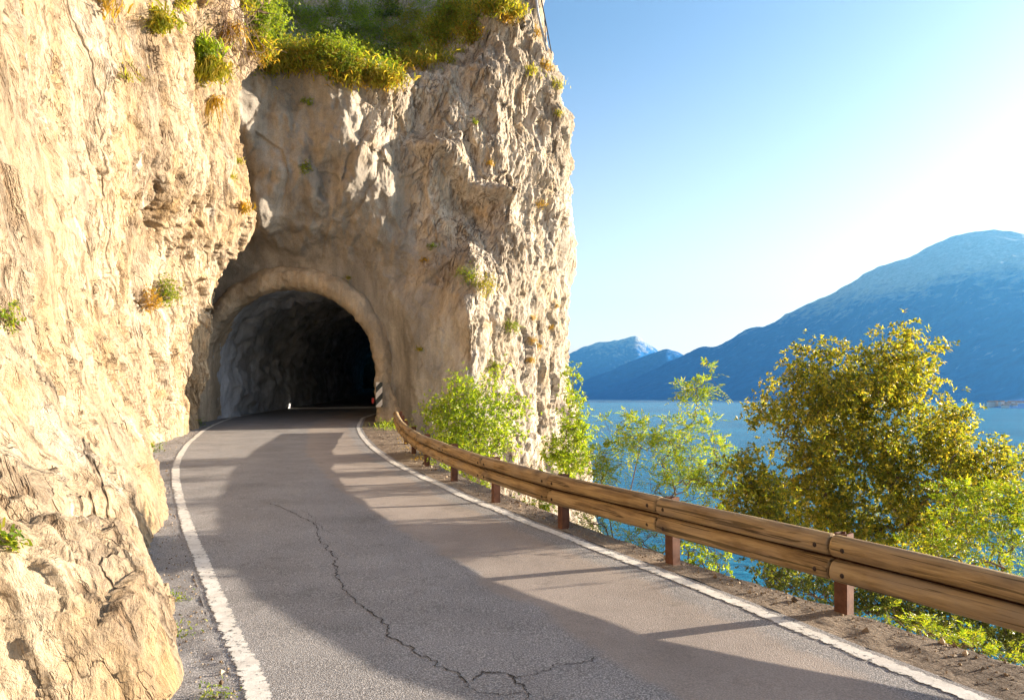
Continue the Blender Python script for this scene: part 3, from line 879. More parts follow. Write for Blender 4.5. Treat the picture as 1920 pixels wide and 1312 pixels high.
def cracks():
    rng = np.random.default_rng(11)
    paths = [([(500, 940), (545, 960), (560, 968), (590, 985), (600, 1012), (625, 1040), (632, 1075), (652, 1112), (700, 1150), (725, 1170), (728, 1185), (752, 1205), (800, 1232), (850, 1258), (880, 1280)], .022),
             ([(880, 1275), (905, 1258), (935, 1262), (962, 1270), (978, 1292), (985, 1320)], .022),
             ([(962, 1270), (1005, 1262), (1050, 1248), (1090, 1243), (1125, 1233)], .013),
             ([(880, 1280), (900, 1300), (960, 1304), (990, 1306)], .010),
             ([(545, 958), (575, 962), (605, 992), (640, 1005)], .008),
             ([(600, 1035), (628, 1040), (655, 1042)], .008), ([(630, 1118), (652, 1114), (680, 1104)], .008)]
    V, Fc = [], []; k = 0
    for pts, w in paths:
        W = np.array([onroad(*p) for p in pts])
        C = catmull(np.linspace(0, len(W) - 1, len(W) * 16), W)[:, :2]
        P3 = np.concatenate([C, np.zeros((len(C), 1))], -1)
        C = C + .035 * np.stack([fbm(P3 * 7, 4, 301, .7), fbm(P3 * 7, 4, 302, .7)], -1)
        tg = norm(np.gradient(C, axis=0)); nn = np.stack([-tg[:, 1], tg[:, 0]], -1)
        ww = w * .24 * (.35 + 1.3 * rng.random(len(C)) ** 1.5) * np.minimum(1, np.minimum(np.arange(len(C)), np.arange(len(C))[::-1]) / 6 + .15)
        A = C + nn * ww[:, None]; B = C - nn * ww[:, None]
        for Q in (A, B):
            P = np.concatenate([Q, grade(Q[:, 1])[:, None]], -1)
            P[:, 2] += .012 * fbm(P * .6, 3, 200) + .004
            V.append(P)
        n = len(C); i = np.arange(n - 1)
        Fc.append(np.stack([k + i, k + i + 1, k + n + i + 1, k + n + i], -1)); k += 2 * n
    mesh_obj('crack', np.concatenate(V), np.concatenate(Fc)[:, ::-1], M_CRACK, road)
cracks()

def bank():
    # steep bank falling from the verge to the lake
    ys = np.concatenate([np.linspace(-8, 30, 330)])
    out = np.array([0, .06, .22, .6, 1.3, 2.6, 4.4, 7.5, 11.5]); dn = np.array([.0, -.28, -.9, -1.9, -3.4, -6.2, -9.6, -14.5, -21])
    A = np.stack([out, dn], -1); B = catmull(np.linspace(0, 8, 90), A)
    base = np.stack([xv(ys), ys], -1)
    tg = norm(np.gradient(base, axis=0)); nn = np.stack([tg[:, 1], -tg[:, 0]], -1)
    nn = norm(np.stack([np.convolve(np.pad(nn[:, k], 15, mode='edge'), np.ones(31) / 31, 'valid') for k in (0, 1)], -1))
    X = base[:, None, 0] + nn[:, None, 0] * B[None, :, 0]
    Y = base[:, None, 1] + nn[:, None, 1] * B[None, :, 0]
    Z = grade(ys)[:, None] + B[None, :, 1]
    P = np.stack([X, Y, np.broadcast_to(Z, X.shape)], -1)
    s = smoothstep(0, 1.5, B[:, 0])[None, :]
    d = s * (.5 * fbm(P * .5, 4, 401) + .25 * facets(P * .9, 402)) + .03 * fbm(P * 4, 3, 403)
    P[..., 0] += d * nn[:, None, 0]; P[..., 1] += d * nn[:, None, 1]
    P[:, 0, 2] -= .003
    o = mesh_obj('bank', P.reshape(-1, 3), grid_faces(len(ys), 90, True), M_ROCK_R, attrs={'mortar': np.zeros(len(ys) * 90)})
    props(o, 'steep rocky bank falling from the road verge to the lake', 'bank', kind='structure')
bank()

# ------------------------------------------------------------------ guardrail
def cyl_log(L, r, nseg=30, ns=24, seed=0):
    """log along local x, rounded at both ends, a little uneven"""
    xs = [0, 0, .006, .018] + list(np.linspace(.05, L - .05, nseg)) + [L - .018, L - .006, L, L]
    rs = [0.001, r * .86, r * .95, r * .995] + [r] * nseg + [r * .995, r * .95, r * .86, 0.001]
    a = np.linspace(0, 2 * math.pi, ns, endpoint=False)
    V = []
    for x, rr in zip(xs, rs):
        V.append(np.stack([np.full(ns, x), rr * np.cos(a), rr * np.sin(a)], -1))
    P = np.array(V)
    n = gnoise(P * np.array([1.5, 6, 6]) + seed * 3.1, 500 + seed) * .045 * r + gnoise(P * np.array([6, 20, 20]), 520 + seed) * .012 * r
    rad = np.maximum(np.hypot(P[..., 1], P[..., 2]), 1e-6)
    P[..., 1] *= 1 + n / r * np.minimum(1, rad / r); P[..., 2] *= 1 + n / r * np.minimum(1, rad / r)
    m = len(xs)
    Fc = []
    i = np.arange(ns); j = (i + 1) % ns
    for k in range(m - 1):
        Fc.append(np.stack([k * ns + i, (k + 1) * ns + i, (k + 1) * ns + j, k * ns + j], -1))
    return P.reshape(-1, 3), np.concatenate(Fc)[:, ::-1]

POSTS = [(6.7, -.6), (5.75, 1.15), (4.72, 2.70), (3.58, 4.11), (2.43, 5.46), (1.49, 6.9), (.59, 8.5), (-.22, 10.3), (-.95, 12.3), (-1.64, 14.4), (-2.18, 16.6), (-2.68, 18.9), (-3.12, 21.3), (-3.52, 23.6)]
def orient(o, a, b):
    d = Vector(b) - Vector(a)
    o.rotation_euler = d.to_track_quat('X', 'Z').to_euler()
def guardrail():
    g = thing('guardrail', (.59, 8.5, .11), 'rustic guardrail of double timber logs on brown steel posts', 'guardrail')
    base = Vector(g.location)
    dz = [-.46, -.36, -.25, -.14, -.03] + [0] * 20
    P = [np.array([x, y, float(grade(y)) + dz[i]]) for i, (x, y) in enumerate(POSTS)]
    RL_ = .0795
    log_meshes = []
    for k in range(4):
        V, Fc = cyl_log(2.0, RL_, seed=k)
        o = mesh_obj('tmp', V, Fc, M_WOOD); log_meshes.append(o.data); o.data.name = 'log'
        bpy.data.objects.remove(o)
    a = np.linspace(0, 2 * math.pi, 12, endpoint=False)
    bv = np.concatenate([[[0, 0, .012]], np.stack([.011 * np.cos(a), .011 * np.sin(a), np.full(12, .010)], -1), np.stack([.019 * np.cos(a), .019 * np.sin(a), np.full(12, .0)], -1)])
    bf3 = np.array([[0, 1 + i, 1 + (i + 1) % 12] for i in range(12)])
    bf4 = np.array([[1 + i, 13 + i, 13 + (i + 1) % 12, 1 + (i + 1) % 12] for i in range(12)])
    bo = mesh_obj('bolt', bv, [bf3, bf4], M_BOLT); bolt_me = bo.data; bpy.data.objects.remove(bo)
    # post: a C profile, open to the lake side
    pv, pf = boxes([(0, -.045, .055, .10, .010, 1.12), (-.045, .0, .055, .010, .08, 1.12), (.045, .0, .055, .010, .08, 1.12), (-.027, .044, .055, .03, .008, 1.12), (.027, .044, .055, .03, .008, 1.12)])
    po = mesh_obj('post', pv, pf, M_STEEL, smooth=False); post_me = po.data; bpy.data.objects.remove(po)
    rng = random.Random(5)
    n = len(P)
    for i, p in enumerate(P):
        t = (P[min(i + 1, n - 1)] - P[max(i - 1, 0)]); t /= np.linalg.norm(t[:2])
        rz = math.atan2(t[1], t[0])
        o = bpy.data.objects.new('post', post_me); COL.objects.link(o); o.parent = g
        o.location = Vector(p) - base; o.rotation_euler = (rng.uniform(-.012, .012), rng.uniform(-.012, .012), rz + math.pi)
        if i == n - 1: pass
    def off(i, d):
        t = (P[min(i + 1, n - 1)] - P[max(i - 1, 0)])[:2]; t /= np.linalg.norm(t)
        return np.array([-t[1], t[0], 0]) * d      # to the road side (left of travel)
    for i in range(n - 1):
        for lv, z in ((0, .385), (1, .545)):
            if lv == 0: z = .372
            jit = lambda: rng.uniform(-.004, .004)
            A = P[i] + off(i, .15) + np.array([0, 0, z + jit()]); B = P[i + 1] + off(i + 1, .15) + np.array([0, 0, z + jit()])
            L = np.linalg.norm(B - A)
            u = (B - A) / L
            A2 = A + u * .004; L2 = L - .008
            o = bpy.data.objects.new('log', log_meshes[rng.randrange(4)]); COL.objects.link(o); o.parent = g
            o.location = Vector(A2) - base; o.scale = (L2 / 2.0, 1, 1)
            orient(o, A2, B)
            # bolts face the road
            s = np.cross(np.array([0, 0, 1.0]), u); s /= np.linalg.norm(s)
            for e in (.11, 2.0 - .11):
                b = bpy.data.objects.new('bolt', bolt_me); COL.objects.link(b); b.parent = o
                b.location = (e, RL_ * .955, -.012); b.rotation_euler = (R(-93), 0, 0)
        A = P[i] + off(i, .065) + np.array([0, 0, .46]); B = P[i + 1] + off(i + 1, .065) + np.array([0, 0, .46])
        L = np.linalg.norm(B - A)
        V, Fc = boxes([(L / 2, 0, 0, L - .004, .030, .15), (L / 2, .022, .055, L - .004, .014, .02), (L / 2, .022, -.055, L - .004, .014, .02)])
        o = mesh_obj('steel_beam', V, Fc, M_STEEL, g, smooth=False)
        o.location = Vector(A) - base; orient(o, A, B)
guardrail()

# ------------------------------------------------------------------ plants
def tubes(segs, ns=5):
    """segs: list of (p0,p1,r0,r1)"""
    S = np.array([[*a, *b, c, d] for a, b, c, d in segs], float)
    p0, p1, r0, r1 = S[:, :3], S[:, 3:6], S[:, 6], S[:, 7]
    d = norm(p1 - p0)
    ref = np.where(np.abs(d[:, 2:3]) > .9, np.array([[1., 0, 0]]), np.array([[0, 0, 1.]]))
    u = norm(np.cross(d, ref)); v = np.cross(d, u)
    a = np.linspace(0, 2 * math.pi, ns, endpoint=False)
    ring = lambda p, r: p[:, None] + r[:, None, None] * (np.cos(a)[None, :, None] * u[:, None] + np.sin(a)[None, :, None] * v[:, None])
    V = np.concatenate([ring(p0, r0), ring(p1, r1)], 1).reshape(-1, 3)
    b = np.arange(len(S))[:, None] * 2 * ns
    i = np.arange(ns); j = (i + 1) % ns
    Fc = np.stack([b + i, b + j, b + ns + j, b + ns + i], -1).reshape(-1, 4)
    return V, Fc[:, ::-1]

def leaf_quads(O, D, Nn, L, W):
    """folded diamond leaves: base O, direction D, normal Nn"""
    D = norm(D); S = norm(np.cross(D, Nn)); Nn = np.cross(S, D)
    L = L[:, None]; W = W[:, None]
    b = O; t = O + D * L - Nn * L * .12
    l = O + D * L * .45 + S * W * .5 + Nn * W * .16
    r = O + D * L * .45 - S * W * .5 + Nn * W * .16
    V = np.stack([b, l, t, r], 1).reshape(-1, 3)
    k = np.arange(len(O))[:, None] * 4
    return V, np.concatenate([k + np.array([[0, 1, 2]]), k + np.array([[0, 2, 3]])])

def rnd_dir(n, rng, up=0.0):
    d = rng.normal(size=(n, 3)); d[:, 2] += up
    return norm(d)

def rosettes(C, rng, out, size=.05, k=8, spread=.0, up=.5):
    n = len(C)
    ax = norm(out + rng.normal(size=(n, 3)) * .45 + np.array([0, 0, up]))
    O = np.repeat(C, k, 0) + rng.normal(size=(n * k, 3)) * spread
    A = np.repeat(ax, k, 0)
    r = rnd_dir(n * k, rng)
    r = norm(r - (r * A).sum(1, keepdims=True) * A)
    D = norm(r + A * rng.uniform(-.1, 1.1, (n * k, 1)))
    N = norm(A + rng.normal(size=A.shape) * .25)
    L = size * rng.uniform(.65, 1.25, n * k); W = L * rng.uniform(.38, .52, n * k)
    return leaf_quads(O + A * (rng.uniform(-.4, .4, (n * k, 1)) * size), D, N, L, W)

def pinnate(C, rng, out, length=.16, k=6, leaflet=.045, up=.35, pairs=5):
    """compound leaves: k per twig tip, each with paired leaflets"""
    n = len(C) * k
    O = np.repeat(C, k, 0) + rng.normal(size=(n, 3)) * .01
    D = norm(np.repeat(out, k, 0) * .55 + rnd_dir(n, rng) * .9 + np.array([0, 0, up]))
    up_ = norm(np.array([[0, 0, 1.]]) + rng.normal(size=(n, 3)) * .35)
    S = norm(np.cross(D, up_)); N = np.cross(S, D)
    Ln = length * rng.uniform(.6, 1.2, n)
    vs, fs, m = [], [], 0
    segs_p = []
    for j in range(pairs):
        t = (j + .7) / pairs
        P = O + D * (Ln * t)[:, None] - np.array([0, 0, 1.]) * (Ln * .35 * t * t)[:, None]
        sz = leaflet * (1 - .35 * abs(t - .55) * 2) * rng.uniform(.8, 1.15, n)
        for sg in (1, -1):
            d = norm(S * sg + D * .55 + rng.normal(size=(n, 3)) * .12 - np.array([0, 0, .18]))
            V, Fc = leaf_quads(P, d, N + rng.normal(size=(n, 3)) * .2, sz, sz * .40)
            vs.append(V); fs.append(Fc + m); m += len(V)
    P = O + D * Ln[:, None] - np.array([0, 0, 1.]) * (Ln * .35)[:, None]
    V, Fc = leaf_quads(P, D - np.array([0, 0, .3]), N, np.full(n, leaflet * 1.1), np.full(n, leaflet * .42))
    vs.append(V); fs.append(Fc + m)
    return np.concatenate(vs), np.concatenate(fs)

def grow(tips, roots, rng, wob=.10, r_tip=.0025, kpow=2.3, nseg=3, rmax=.06):
    """branches joining every tip to the roots"""
    nodes = [np.array(r, float) for r in roots]; par = [-1] * len(roots)
    root0 = np.mean(roots, 0)
    order = np.argsort(np.linalg.norm(tips - root0, axis=1))
    N = np.array(nodes)
    dist0 = [np.linalg.norm(q - root0) for q in nodes]
    ends = []
    for ti in order:
        p = tips[ti]; dp = np.linalg.norm(p - root0)
        A = np.array(nodes); dd = np.linalg.norm(A - p, axis=1) + .45 * np.abs(np.array(dist0) - dp * .55) * 0
        # prefer nodes nearer to the root than the tip, so limbs run outwards
        pen = np.where(np.array(dist0) > dp - .02, 10, 0)
        j = int(np.argmin(dd + pen))
        a = A[j]; L = np.linalg.norm(p - a)
        last = j
        for s in range(1, nseg + 1):
            t = s / nseg
            q = a + (p - a) * t + (rng.normal(size=3) * wob * L * (1 if s < nseg else 0)) + np.array([0, 0, -1.]) * L * .10 * math.sin(math.pi * t)
            nodes.append(q); par.append(last); dist0.append(np.linalg.norm(q - root0)); last = len(nodes) - 1
        ends.append(last)
    cnt = np.zeros(len(nodes))
    for e in ends:
        cnt[e] += 1
    for i in range(len(nodes) - 1, -1, -1):
        if par[i] >= 0: cnt[par[i]] += cnt[i]
    rad = np.minimum(r_tip * np.maximum(cnt, 1) ** (1 / kpow), rmax)
    segs = [(nodes[par[i]], nodes[i], rad[par[i]] if cnt[par[i]] < cnt[i] * 2.5 else rad[i] * 1.1, rad[i]) for i in range(len(nodes)) if par[i] >= 0]
    return segs

def inpoly(x, y, poly):
    c = np.zeros(len(x), bool); n = len(poly)
    for i in range(n):
        x1, y1 = poly[i]; x2, y2 = poly[(i + 1) % n]
        m = ((y1 > y) != (y2 > y))
        xi = (x2 - x1) * (y - y1) / (y2 - y1 + 1e-9) + x1
        c ^= m & (x < xi)
    return c

def crown_tips(poly, Y, depth, n, rng, mind=0.0):
    """scatter crown points inside an outline that stands at distance Y, with real depth"""
    poly = np.array(poly, float)
    lo, hi = poly.min(0), poly.max(0)
    out = []
    c = poly.mean(0)
    while len(out) < n:
        x = rng.uniform(lo[0], hi[0], 400); y = rng.uniform(lo[1], hi[1], 400)
        m = inpoly(x, y, poly)
        for a, b in zip(x[m], y[m]):
            d = rng.normal() * depth * .5
            d = max(-depth, min(depth, d))
            out.append(np.array([(a - 960) / F * Y, Y + d, HC - (b - HY) / F * Y]))
            if len(out) >= n: break
    return np.array(out)

def plant(name, label, cat, tips, roots, leaf, mat, rng, group=None, per=10, spread=.09, size=.05, k=7, bark=M_BARK, style='rosette', wood_part='trunk',
          r_tip=.0025, rmax=.06, pairs=5, wob=.10, sub=None, crown='crown'):
    roots = np.array(roots, float)
    loc = roots[0]
    t = thing(name, loc, label, cat, group)
    segs = grow(tips, roots, rng, wob, r_tip, rmax=rmax)
    cen = tips.mean(0)
    C = np.repeat(tips, per, 0) + rng.normal(size=(len(tips) * per, 3)) * spread
    for i in range(0, len(C), max(1, per // 3)):
        segs.append((tips[i // per], C[i], r_tip * .8, r_tip * .45))
    V, Fc = tubes(segs)
    part(wood_part, V, Fc, bark, t)
    out = norm(C - np.repeat(tips, per, 0) + .5 * norm(C - cen) * spread)
    if style == 'rosette': V, Fc = rosettes(C, rng, out, size, k)
    else: V, Fc = pinnate(C, rng, out, size * 3.4, k, size, pairs=pairs)
    part(crown, V, Fc, mat, t, smooth=False)
    return t

def P_(n): return np.random.default_rng(n)
# big holm oak behind the rail
r = P_(21)
oak = [(1462, 800), (1425, 790), (1432, 755), (1468, 745), (1478, 700), (1520, 645), (1552, 655), (1580, 690), (1620, 655), (1650, 650), (1655, 620), (1680, 602), (1705, 635), (1745, 650),
       (1750, 700), (1728, 770), (1760, 775), (1800, 800), (1830, 830), (1860, 805), (1865, 860), (1880, 900), (1850, 980), (1800, 1010), (1750, 1060), (1600, 1080), (1500, 1060), (1450, 1000), (1440, 900), (1470, 850)]
tips = crown_tips(oak, 9.8, .85, 500, r)
rt = ray(1600, 1250, 10.0)
plant('oak_tree', 'large golden green holm oak rising over the guardrail in front of the lake', 'tree', tips, [rt, rt + [.02, 0, .5], rt + [.03, .02, 1.0]], None, L_OAK, r, per=24, spread=.088, size=.056, k=7, rmax=.05)
r = P_(22)
tips = crown_tips([(1345, 900), (1372, 875), (1400, 862), (1440, 868), (1475, 900), (1490, 980), (1480, 1060), (1400, 1040), (1360, 990)], 8.8, .4, 90, r)
rt = ray(1430, 1220, 8.9)
plant('oak_shrub', 'small olive green oak shrub left of the large holm oak', 'shrub', tips, [rt, rt + [0, 0, .3]], None, L_OAK, r, per=15, spread=.08, size=.052, k=7, rmax=.03)
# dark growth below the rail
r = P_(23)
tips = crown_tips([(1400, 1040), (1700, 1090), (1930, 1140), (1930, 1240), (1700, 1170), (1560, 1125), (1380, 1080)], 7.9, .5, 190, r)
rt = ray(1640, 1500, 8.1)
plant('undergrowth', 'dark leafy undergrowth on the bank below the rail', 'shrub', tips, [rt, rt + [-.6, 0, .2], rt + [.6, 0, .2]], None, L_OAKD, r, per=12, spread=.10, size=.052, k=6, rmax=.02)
# yellow-green ferny shrub at the right edge
r = P_(24)
tips = crown_tips([(1925, 860), (1895, 880), (1870, 940), (1820, 905), (1790, 930), (1760, 1000), (1720, 1010), (1730, 1050), (1800, 1060), (1870, 1080), (1925, 1100)], 7.6, .4, 62, r)
rt = ray(1930, 1420, 7.6)
plant('feathery_shrub', 'bright yellow green feathery shrub at the right edge behind the rail', 'shrub', tips, [rt, rt + [-.05, 0, .5]], None, L_LIME, r, per=4, spread=.07, size=.046, k=3, style='pinnate', rmax=.018, wood_part='stem', crown='foliage', bark=M_TWIG)
r = P_(25)
tips = crown_tips([(1660, 1150), (1760, 1180), (1900, 1230), (1925, 1300), (1870, 1260), (1780, 1215), (1690, 1190)], 6.3, .25, 34, r)
rt = ray(1810, 1420, 6.4)
plant('feathery_shrub', 'low yellow green sprays under the rail near the lower right corner', 'shrub', tips, [rt, rt + [0, 0, .2]], None, L_LIME, r, per=3, spread=.06, size=.036, k=3, style='pinnate', rmax=.012, wood_part='stem', crown='foliage', bark=M_TWIG)
# thin saplings in front of the water
def sapling(seed, poly, Y, n, root, label, **kw):
    r = P_(seed)
    tips = crown_tips(poly, Y, .35, n, r)
    rt = ray(*root, Y)
    a = dict(per=4, spread=.0088 * Y, size=.0050 * Y, k=3, style='pinnate', rmax=.014, wood_part='stem', crown='foliage', bark=M_TWIG, mat=L_ASH, group='thin saplings beyond the guardrail')
    a.update(kw); mat = a.pop('mat')
    return plant('sapling', label, 'sapling', tips, [rt, rt + [0, 0, .2]], None, mat, r, **a)
sapling(31, [(1318, 705), (1342, 715), (1335, 745), (1300, 760), (1318, 790), (1345, 810), (1350, 870), (1310, 910), (1270, 880), (1230, 900), (1215, 850), (1240, 800), (1290, 770), (1275, 735)], 12.6, 52, (1255, 1010), 'tallest branching sapling with yellow green leaves in front of the water')
sapling(32, [(1182, 775), (1215, 790), (1240, 810), (1225, 850), (1190, 840), (1150, 815), (1140, 805)], 12.9, 20, (1195, 1000), 'slim sapling with one round leafy top left of the tallest sapling')
sapling(33, [(1120, 860), (1150, 835), (1170, 880), (1165, 900), (1120, 905), (1100, 885)], 9.3, 16, (1160, 1060), 'short leafy sapling just above the rail beside the boat')
sapling(34, [(1200, 895), (1260, 900), (1340, 890), (1340, 925), (1270, 940), (1200, 915)], 8.2, 14, (1230, 1080), 'low sapling tops peeping over the rail beneath the tallest sapling')
# slender tree by the rock edge
r = P_(35)
tips = crown_tips([(1068, 690), (1078, 700), (1082, 740), (1095, 790), (1108, 830), (1095, 880), (1060, 890), (1022, 860), (1030, 830), (1058, 820), (1062, 760)], 14.5, .5, 90, r)
rt = ray(1068, 990, 14.6)
plant('slender_tree', 'slender upright tree against the rock edge and the lake', 'tree', tips, [rt, rt + [.0, 0, .6], rt + [.0, 0, 1.2], rt + [0, 0, 1.7]], None, L_BUSH, r, per=11, spread=.11, size=.064, k=6, rmax=.02)
# green bush before the rock
r = P_(36)
tips = crown_tips([(845, 745), (850, 705), (880, 700), (900, 712), (930, 690), (955, 715), (960, 740), (985, 760), (982, 790), (965, 815), (960, 840), (900, 860), (820, 835), (795, 800), (800, 770), (820, 755)], 16.5, .8, 190, r)
rt = ray(890, 930, 16.8)
plant('bush', 'rounded bright green bush behind the rail in front of the cliff', 'bush', tips, [rt, rt + [-.2, 0, .3], rt + [.3, 0, .4]], None, L_BUSH, r, per=11, spread=.14, size=.075, k=6, rmax=.035)

# low growth just under the rail on the bank
def low(seed, poly, Y, n, root, label, mat=L_BUSH, style='rosette', size=.045, name='shrub', per=6, k=6, depth=.3, spread=.08):
    r = P_(seed); tips = crown_tips(poly, Y, depth, n, r); rt = ray(*root, Y + .2)
    return plant(name, label, 'shrub', tips, [rt, rt + [0, 0, .1]], None, mat, r, per=per, spread=spread, size=size, k=k, style=style, rmax=.012, wood_part='stem', crown='foliage', bark=M_TWIG, group='low shrubs on the bank under the guardrail')
low(41, [(800, 862), (850, 880), (905, 890), (925, 915), (900, 915), (850, 893), (815, 880)], 14.5, 26, (870, 960), 'green shrub under the rail below the rounded bush', size=.06, spread=.1)
low(42, [(948, 915), (990, 938), (1040, 950), (1045, 965), (990, 955), (950, 940)], 11.6, 18, (1000, 1010), 'small shrub under the rail in front of pale rock', L_LIME, size=.05)
low(43, [(1075, 950), (1110, 960), (1160, 975), (1180, 1010), (1130, 995), (1085, 975)], 9.0, 16, (1140, 1080), 'yellow green shrub under the rail right of the third post', L_ASH, 'pinnate', .036, per=3, k=3)
low(44, [(1170, 985), (1240, 975), (1250, 1040), (1220, 1040), (1180, 1015)], 8.3, 14, (1215, 1120), 'wispy shrub under the rail just left of a steel post', L_ASH, 'pinnate', .034, per=3, k=3)
low(45, [(1275, 1000), (1340, 1010), (1360, 1070), (1400, 1075), (1330, 1070), (1280, 1045)], 7.6, 26, (1330, 1160), 'leafy shrub under the rail just right of a steel post', L_BUSH, size=.042)

# ------------------------------------------------------------------ plants on the rock
def tuft(px, py, label, h=.5, n=160, spread=.18, mat=L_GRASS, name='grass_tuft', seed=0, droop=.6, lean=(0, -.5, .3), cat='grass tuft', at=None, up=.9, group='tufts of grass on the rock', stuff=False):
    r = P_(1000 + seed + int(px) * 3 + int(py))
    c = np.array([hit(px, py)]) if at is None else np.atleast_2d(at)
    base = np.repeat(c, n, 0) + r.normal(size=(n * len(c), 3)) * np.array([spread, spread * .5, spread * .55])
    m = len(base)
    d = norm(rnd_dir(m, r) * .75 + np.array(lean) + np.array([0, 0, up]))
    L = h * r.uniform(.45, 1.15, m)
    w = h * .022 * r.uniform(.7, 1.4, m) + .003
    s = norm(np.cross(d, rnd_dir(m, r)))
    g = np.array([0, 0, -1.])
    pts = [base + d * (L * t)[:, None] + g * (L * droop * t * t)[:, None] for t in (0, .35, .7, 1.0)]
    V = np.concatenate([np.stack([pts[0] - s * w[:, None], pts[0] + s * w[:, None], pts[1] - s * w[:, None], pts[1] + s * w[:, None],
                        pts[2] - s * w[:, None] * .7, pts[2] + s * w[:, None] * .7, pts[3]], 1)]).reshape(-1, 3)
    k = np.arange(m)[:, None] * 7
    q = np.concatenate([k + np.array([[0, 1, 3, 2]]), k + np.array([[2, 3, 5, 4]])]); t3 = k + np.array([[4, 5, 6]])
    loc = c[0]
    o = mesh_obj(name, V, [q, t3], mat, smooth=False, loc=loc)
    return props(o, label, cat, None if stuff else group, 'stuff' if stuff else None)

def shrublet(px, py, label, rad=.35, n=24, mat=L_BUSH, size=.05, seed=0, per=7, k=6, name='shrub', group='shrubs growing on the rock', squash=.8, at=None, dy=-.25):
    r = P_(2000 + seed + int(px) + int(py) * 3)
    c = hit(px, py) if at is None else np.array(at, float)
    tips = c + np.array([0, dy * rad - .08, rad * .12]) + rnd_dir(n, r) * rad * (r.random((n, 1)) ** .45) * np.array([1, .75, squash])
    rt = c + np.array([0, .12, -.4 * rad])
    return plant(name, label, 'shrub', tips, [rt], None, mat, r, group=group, per=per, spread=rad * .22, size=size, k=k, rmax=.02, wood_part='stem', crown='foliage', bark=M_TWIG, r_tip=.002)

# left cliff
tuft(300, 52, 'round grass tuft near the top of the left cliff', .75, 420, .22, seed=1, droop=.9)
tuft(392, 140, 'large hanging grass tuft on the upper left cliff edge', 1.05, 700, .26, seed=2, droop=1.1)
tuft(380, 100, 'darker grass tuft directly above the large hanging tuft', .7, 360, .26, L_BUSH, seed=3, droop=.6)
tuft(240, 138, 'sparse low tuft on the left cliff left of the large hanging tuft', .3, 90, .18, seed=4)
tuft(338, 12, 'grass tuft cut by the top edge above the left cliff', .6, 200, .22, seed=5)
tuft(200, 10, 'brownish tuft at the top edge of the left cliff', .45, 120, .2, L_DRY, seed=6)
tuft(408, 190, 'dry yellow roots hanging below the large tuft', .5, 130, .12, L_DRY, seed=7, droop=1.5, up=.0)
shrublet(318, 552, 'yellow green shrub growing from the left cliff near the tunnel arch', .46, 60, L_LIME, .05, 1)
shrublet(290, 570, 'dry yellowish shrub beside the green one on the left cliff', .34, 34, L_DRY, .045, 2)
shrublet(12, 596, 'lime green shrub at the left picture edge on the cliff', .16, 26, L_LIME, .024, 3)
tuft(18, 1015, 'small weed on the cliff low at the left picture edge', .14, 70, .05, L_LIME, 'weed', 4, cat='weed', group='weeds on the rock')
tuft(462, 398, 'yellow tuft on the left cliff edge above the tunnel', .5, 160, .16, L_DRY, seed=8)
tuft(440, 335, 'small yellow tuft on the left cliff edge', .3, 80, .12, L_GRASS, seed=9)
tuft(452, 300, 'thin tuft sticking out of the left cliff edge', .34, 50, .08, L_GRASS, seed=10)
tuft(465, 20, 'grass on the crest of the left cliff', .6, 160, .2, L_GRASS, seed=11)
tuft(440, 60, 'dry stems hanging on the left cliff crest', .6, 120, .2, L_DRY, seed=12, droop=1.4, up=0)
# facade
shrublet(583, 193, 'tiny green shrub on the brown rock under the vegetated ledge', .20, 14, L_LIME, .045, 5)
shrublet(580, 312, 'small yellow shrub in a hollow of the brown rock', .24, 18, L_LIME, .045, 6)
tuft(803, 458, 'dark tuft on the grey mortar', .25, 90, .10, L_DARK, seed=13)
tuft(790, 482, 'reddish dry tuft on the grey mortar', .25, 90, .10, L_DRY, seed=14)
tuft(782, 650, 'green tuft streak low on the grey mortar', .3, 60, .07, L_GRASS, seed=15)
tuft(648, 528, 'tiny tuft on top of the portal rim', .25, 50, .07, L_GRASS, seed=16)
shrublet(885, 512, 'upper part of a yellow green shrub on the lit rock edge', .42, 40, L_LIME, .045, 7, squash=.9)
shrublet(912, 545, 'yellow green shrub hanging on the lit rock face', .50, 60, L_GRASS, .045, 8)
shrublet(962, 612, 'small yellow shrub on the rock below the hanging one', .34, 30, L_LIME, .045, 9)
shrublet(935, 694, 'yellow tuft of a shrub just above the rounded bush', .26, 22, L_LIME, .045, 10)
shrublet(898, 232, 'tiny shrub under the long rock ledge', .14, 10, L_LIME, .04, 11)
for i, (x, y, s) in enumerate([(1004, 590, .14), (1003, 632, .14), (1015, 655, .15), (998, 668, .16), (1038, 620, .12), (1050, 580, .12)]):
    tuft(x, y, ['moss cushion highest in the hollow of the right cliff', 'moss cushion in the middle of the right cliff hollow', 'dark moss cushion right in the cliff hollow', 'lowest orange moss cushion in the cliff hollow',
        'moss cushion near the cliff outline', 'upper moss cushion on the cliff outline'][i], s * 1.1, 170, s * .7, L_DRY, 'moss_cushion', i, cat='moss', group='moss cushions on the right cliff', up=.2)
for i, (x, y, s) in enumerate([(1000, 130, .45), (1030, 120, .4), (1048, 165, .4), (1012, 60, .35), (1045, 215, .25), (925, 300, .2), (865, 90, .3), (1020, 390, .3)]):
    tuft(x, y, ['grass patch on the upper right cliff shoulder', 'grass patch close to the upper cliff outline', 'grass clump on the cliff outline below the cables', 'green tuft at the foot of the pole',
        'small tuft low on the upper cliff outline', 'little tuft in the middle of the right cliff', 'dry tuft near the top of the right cliff', 'ochre tuft on the lit right cliff'][i], s, 150, s * .5, [L_GRASS, L_DRY][i % 2], seed=20 + i)

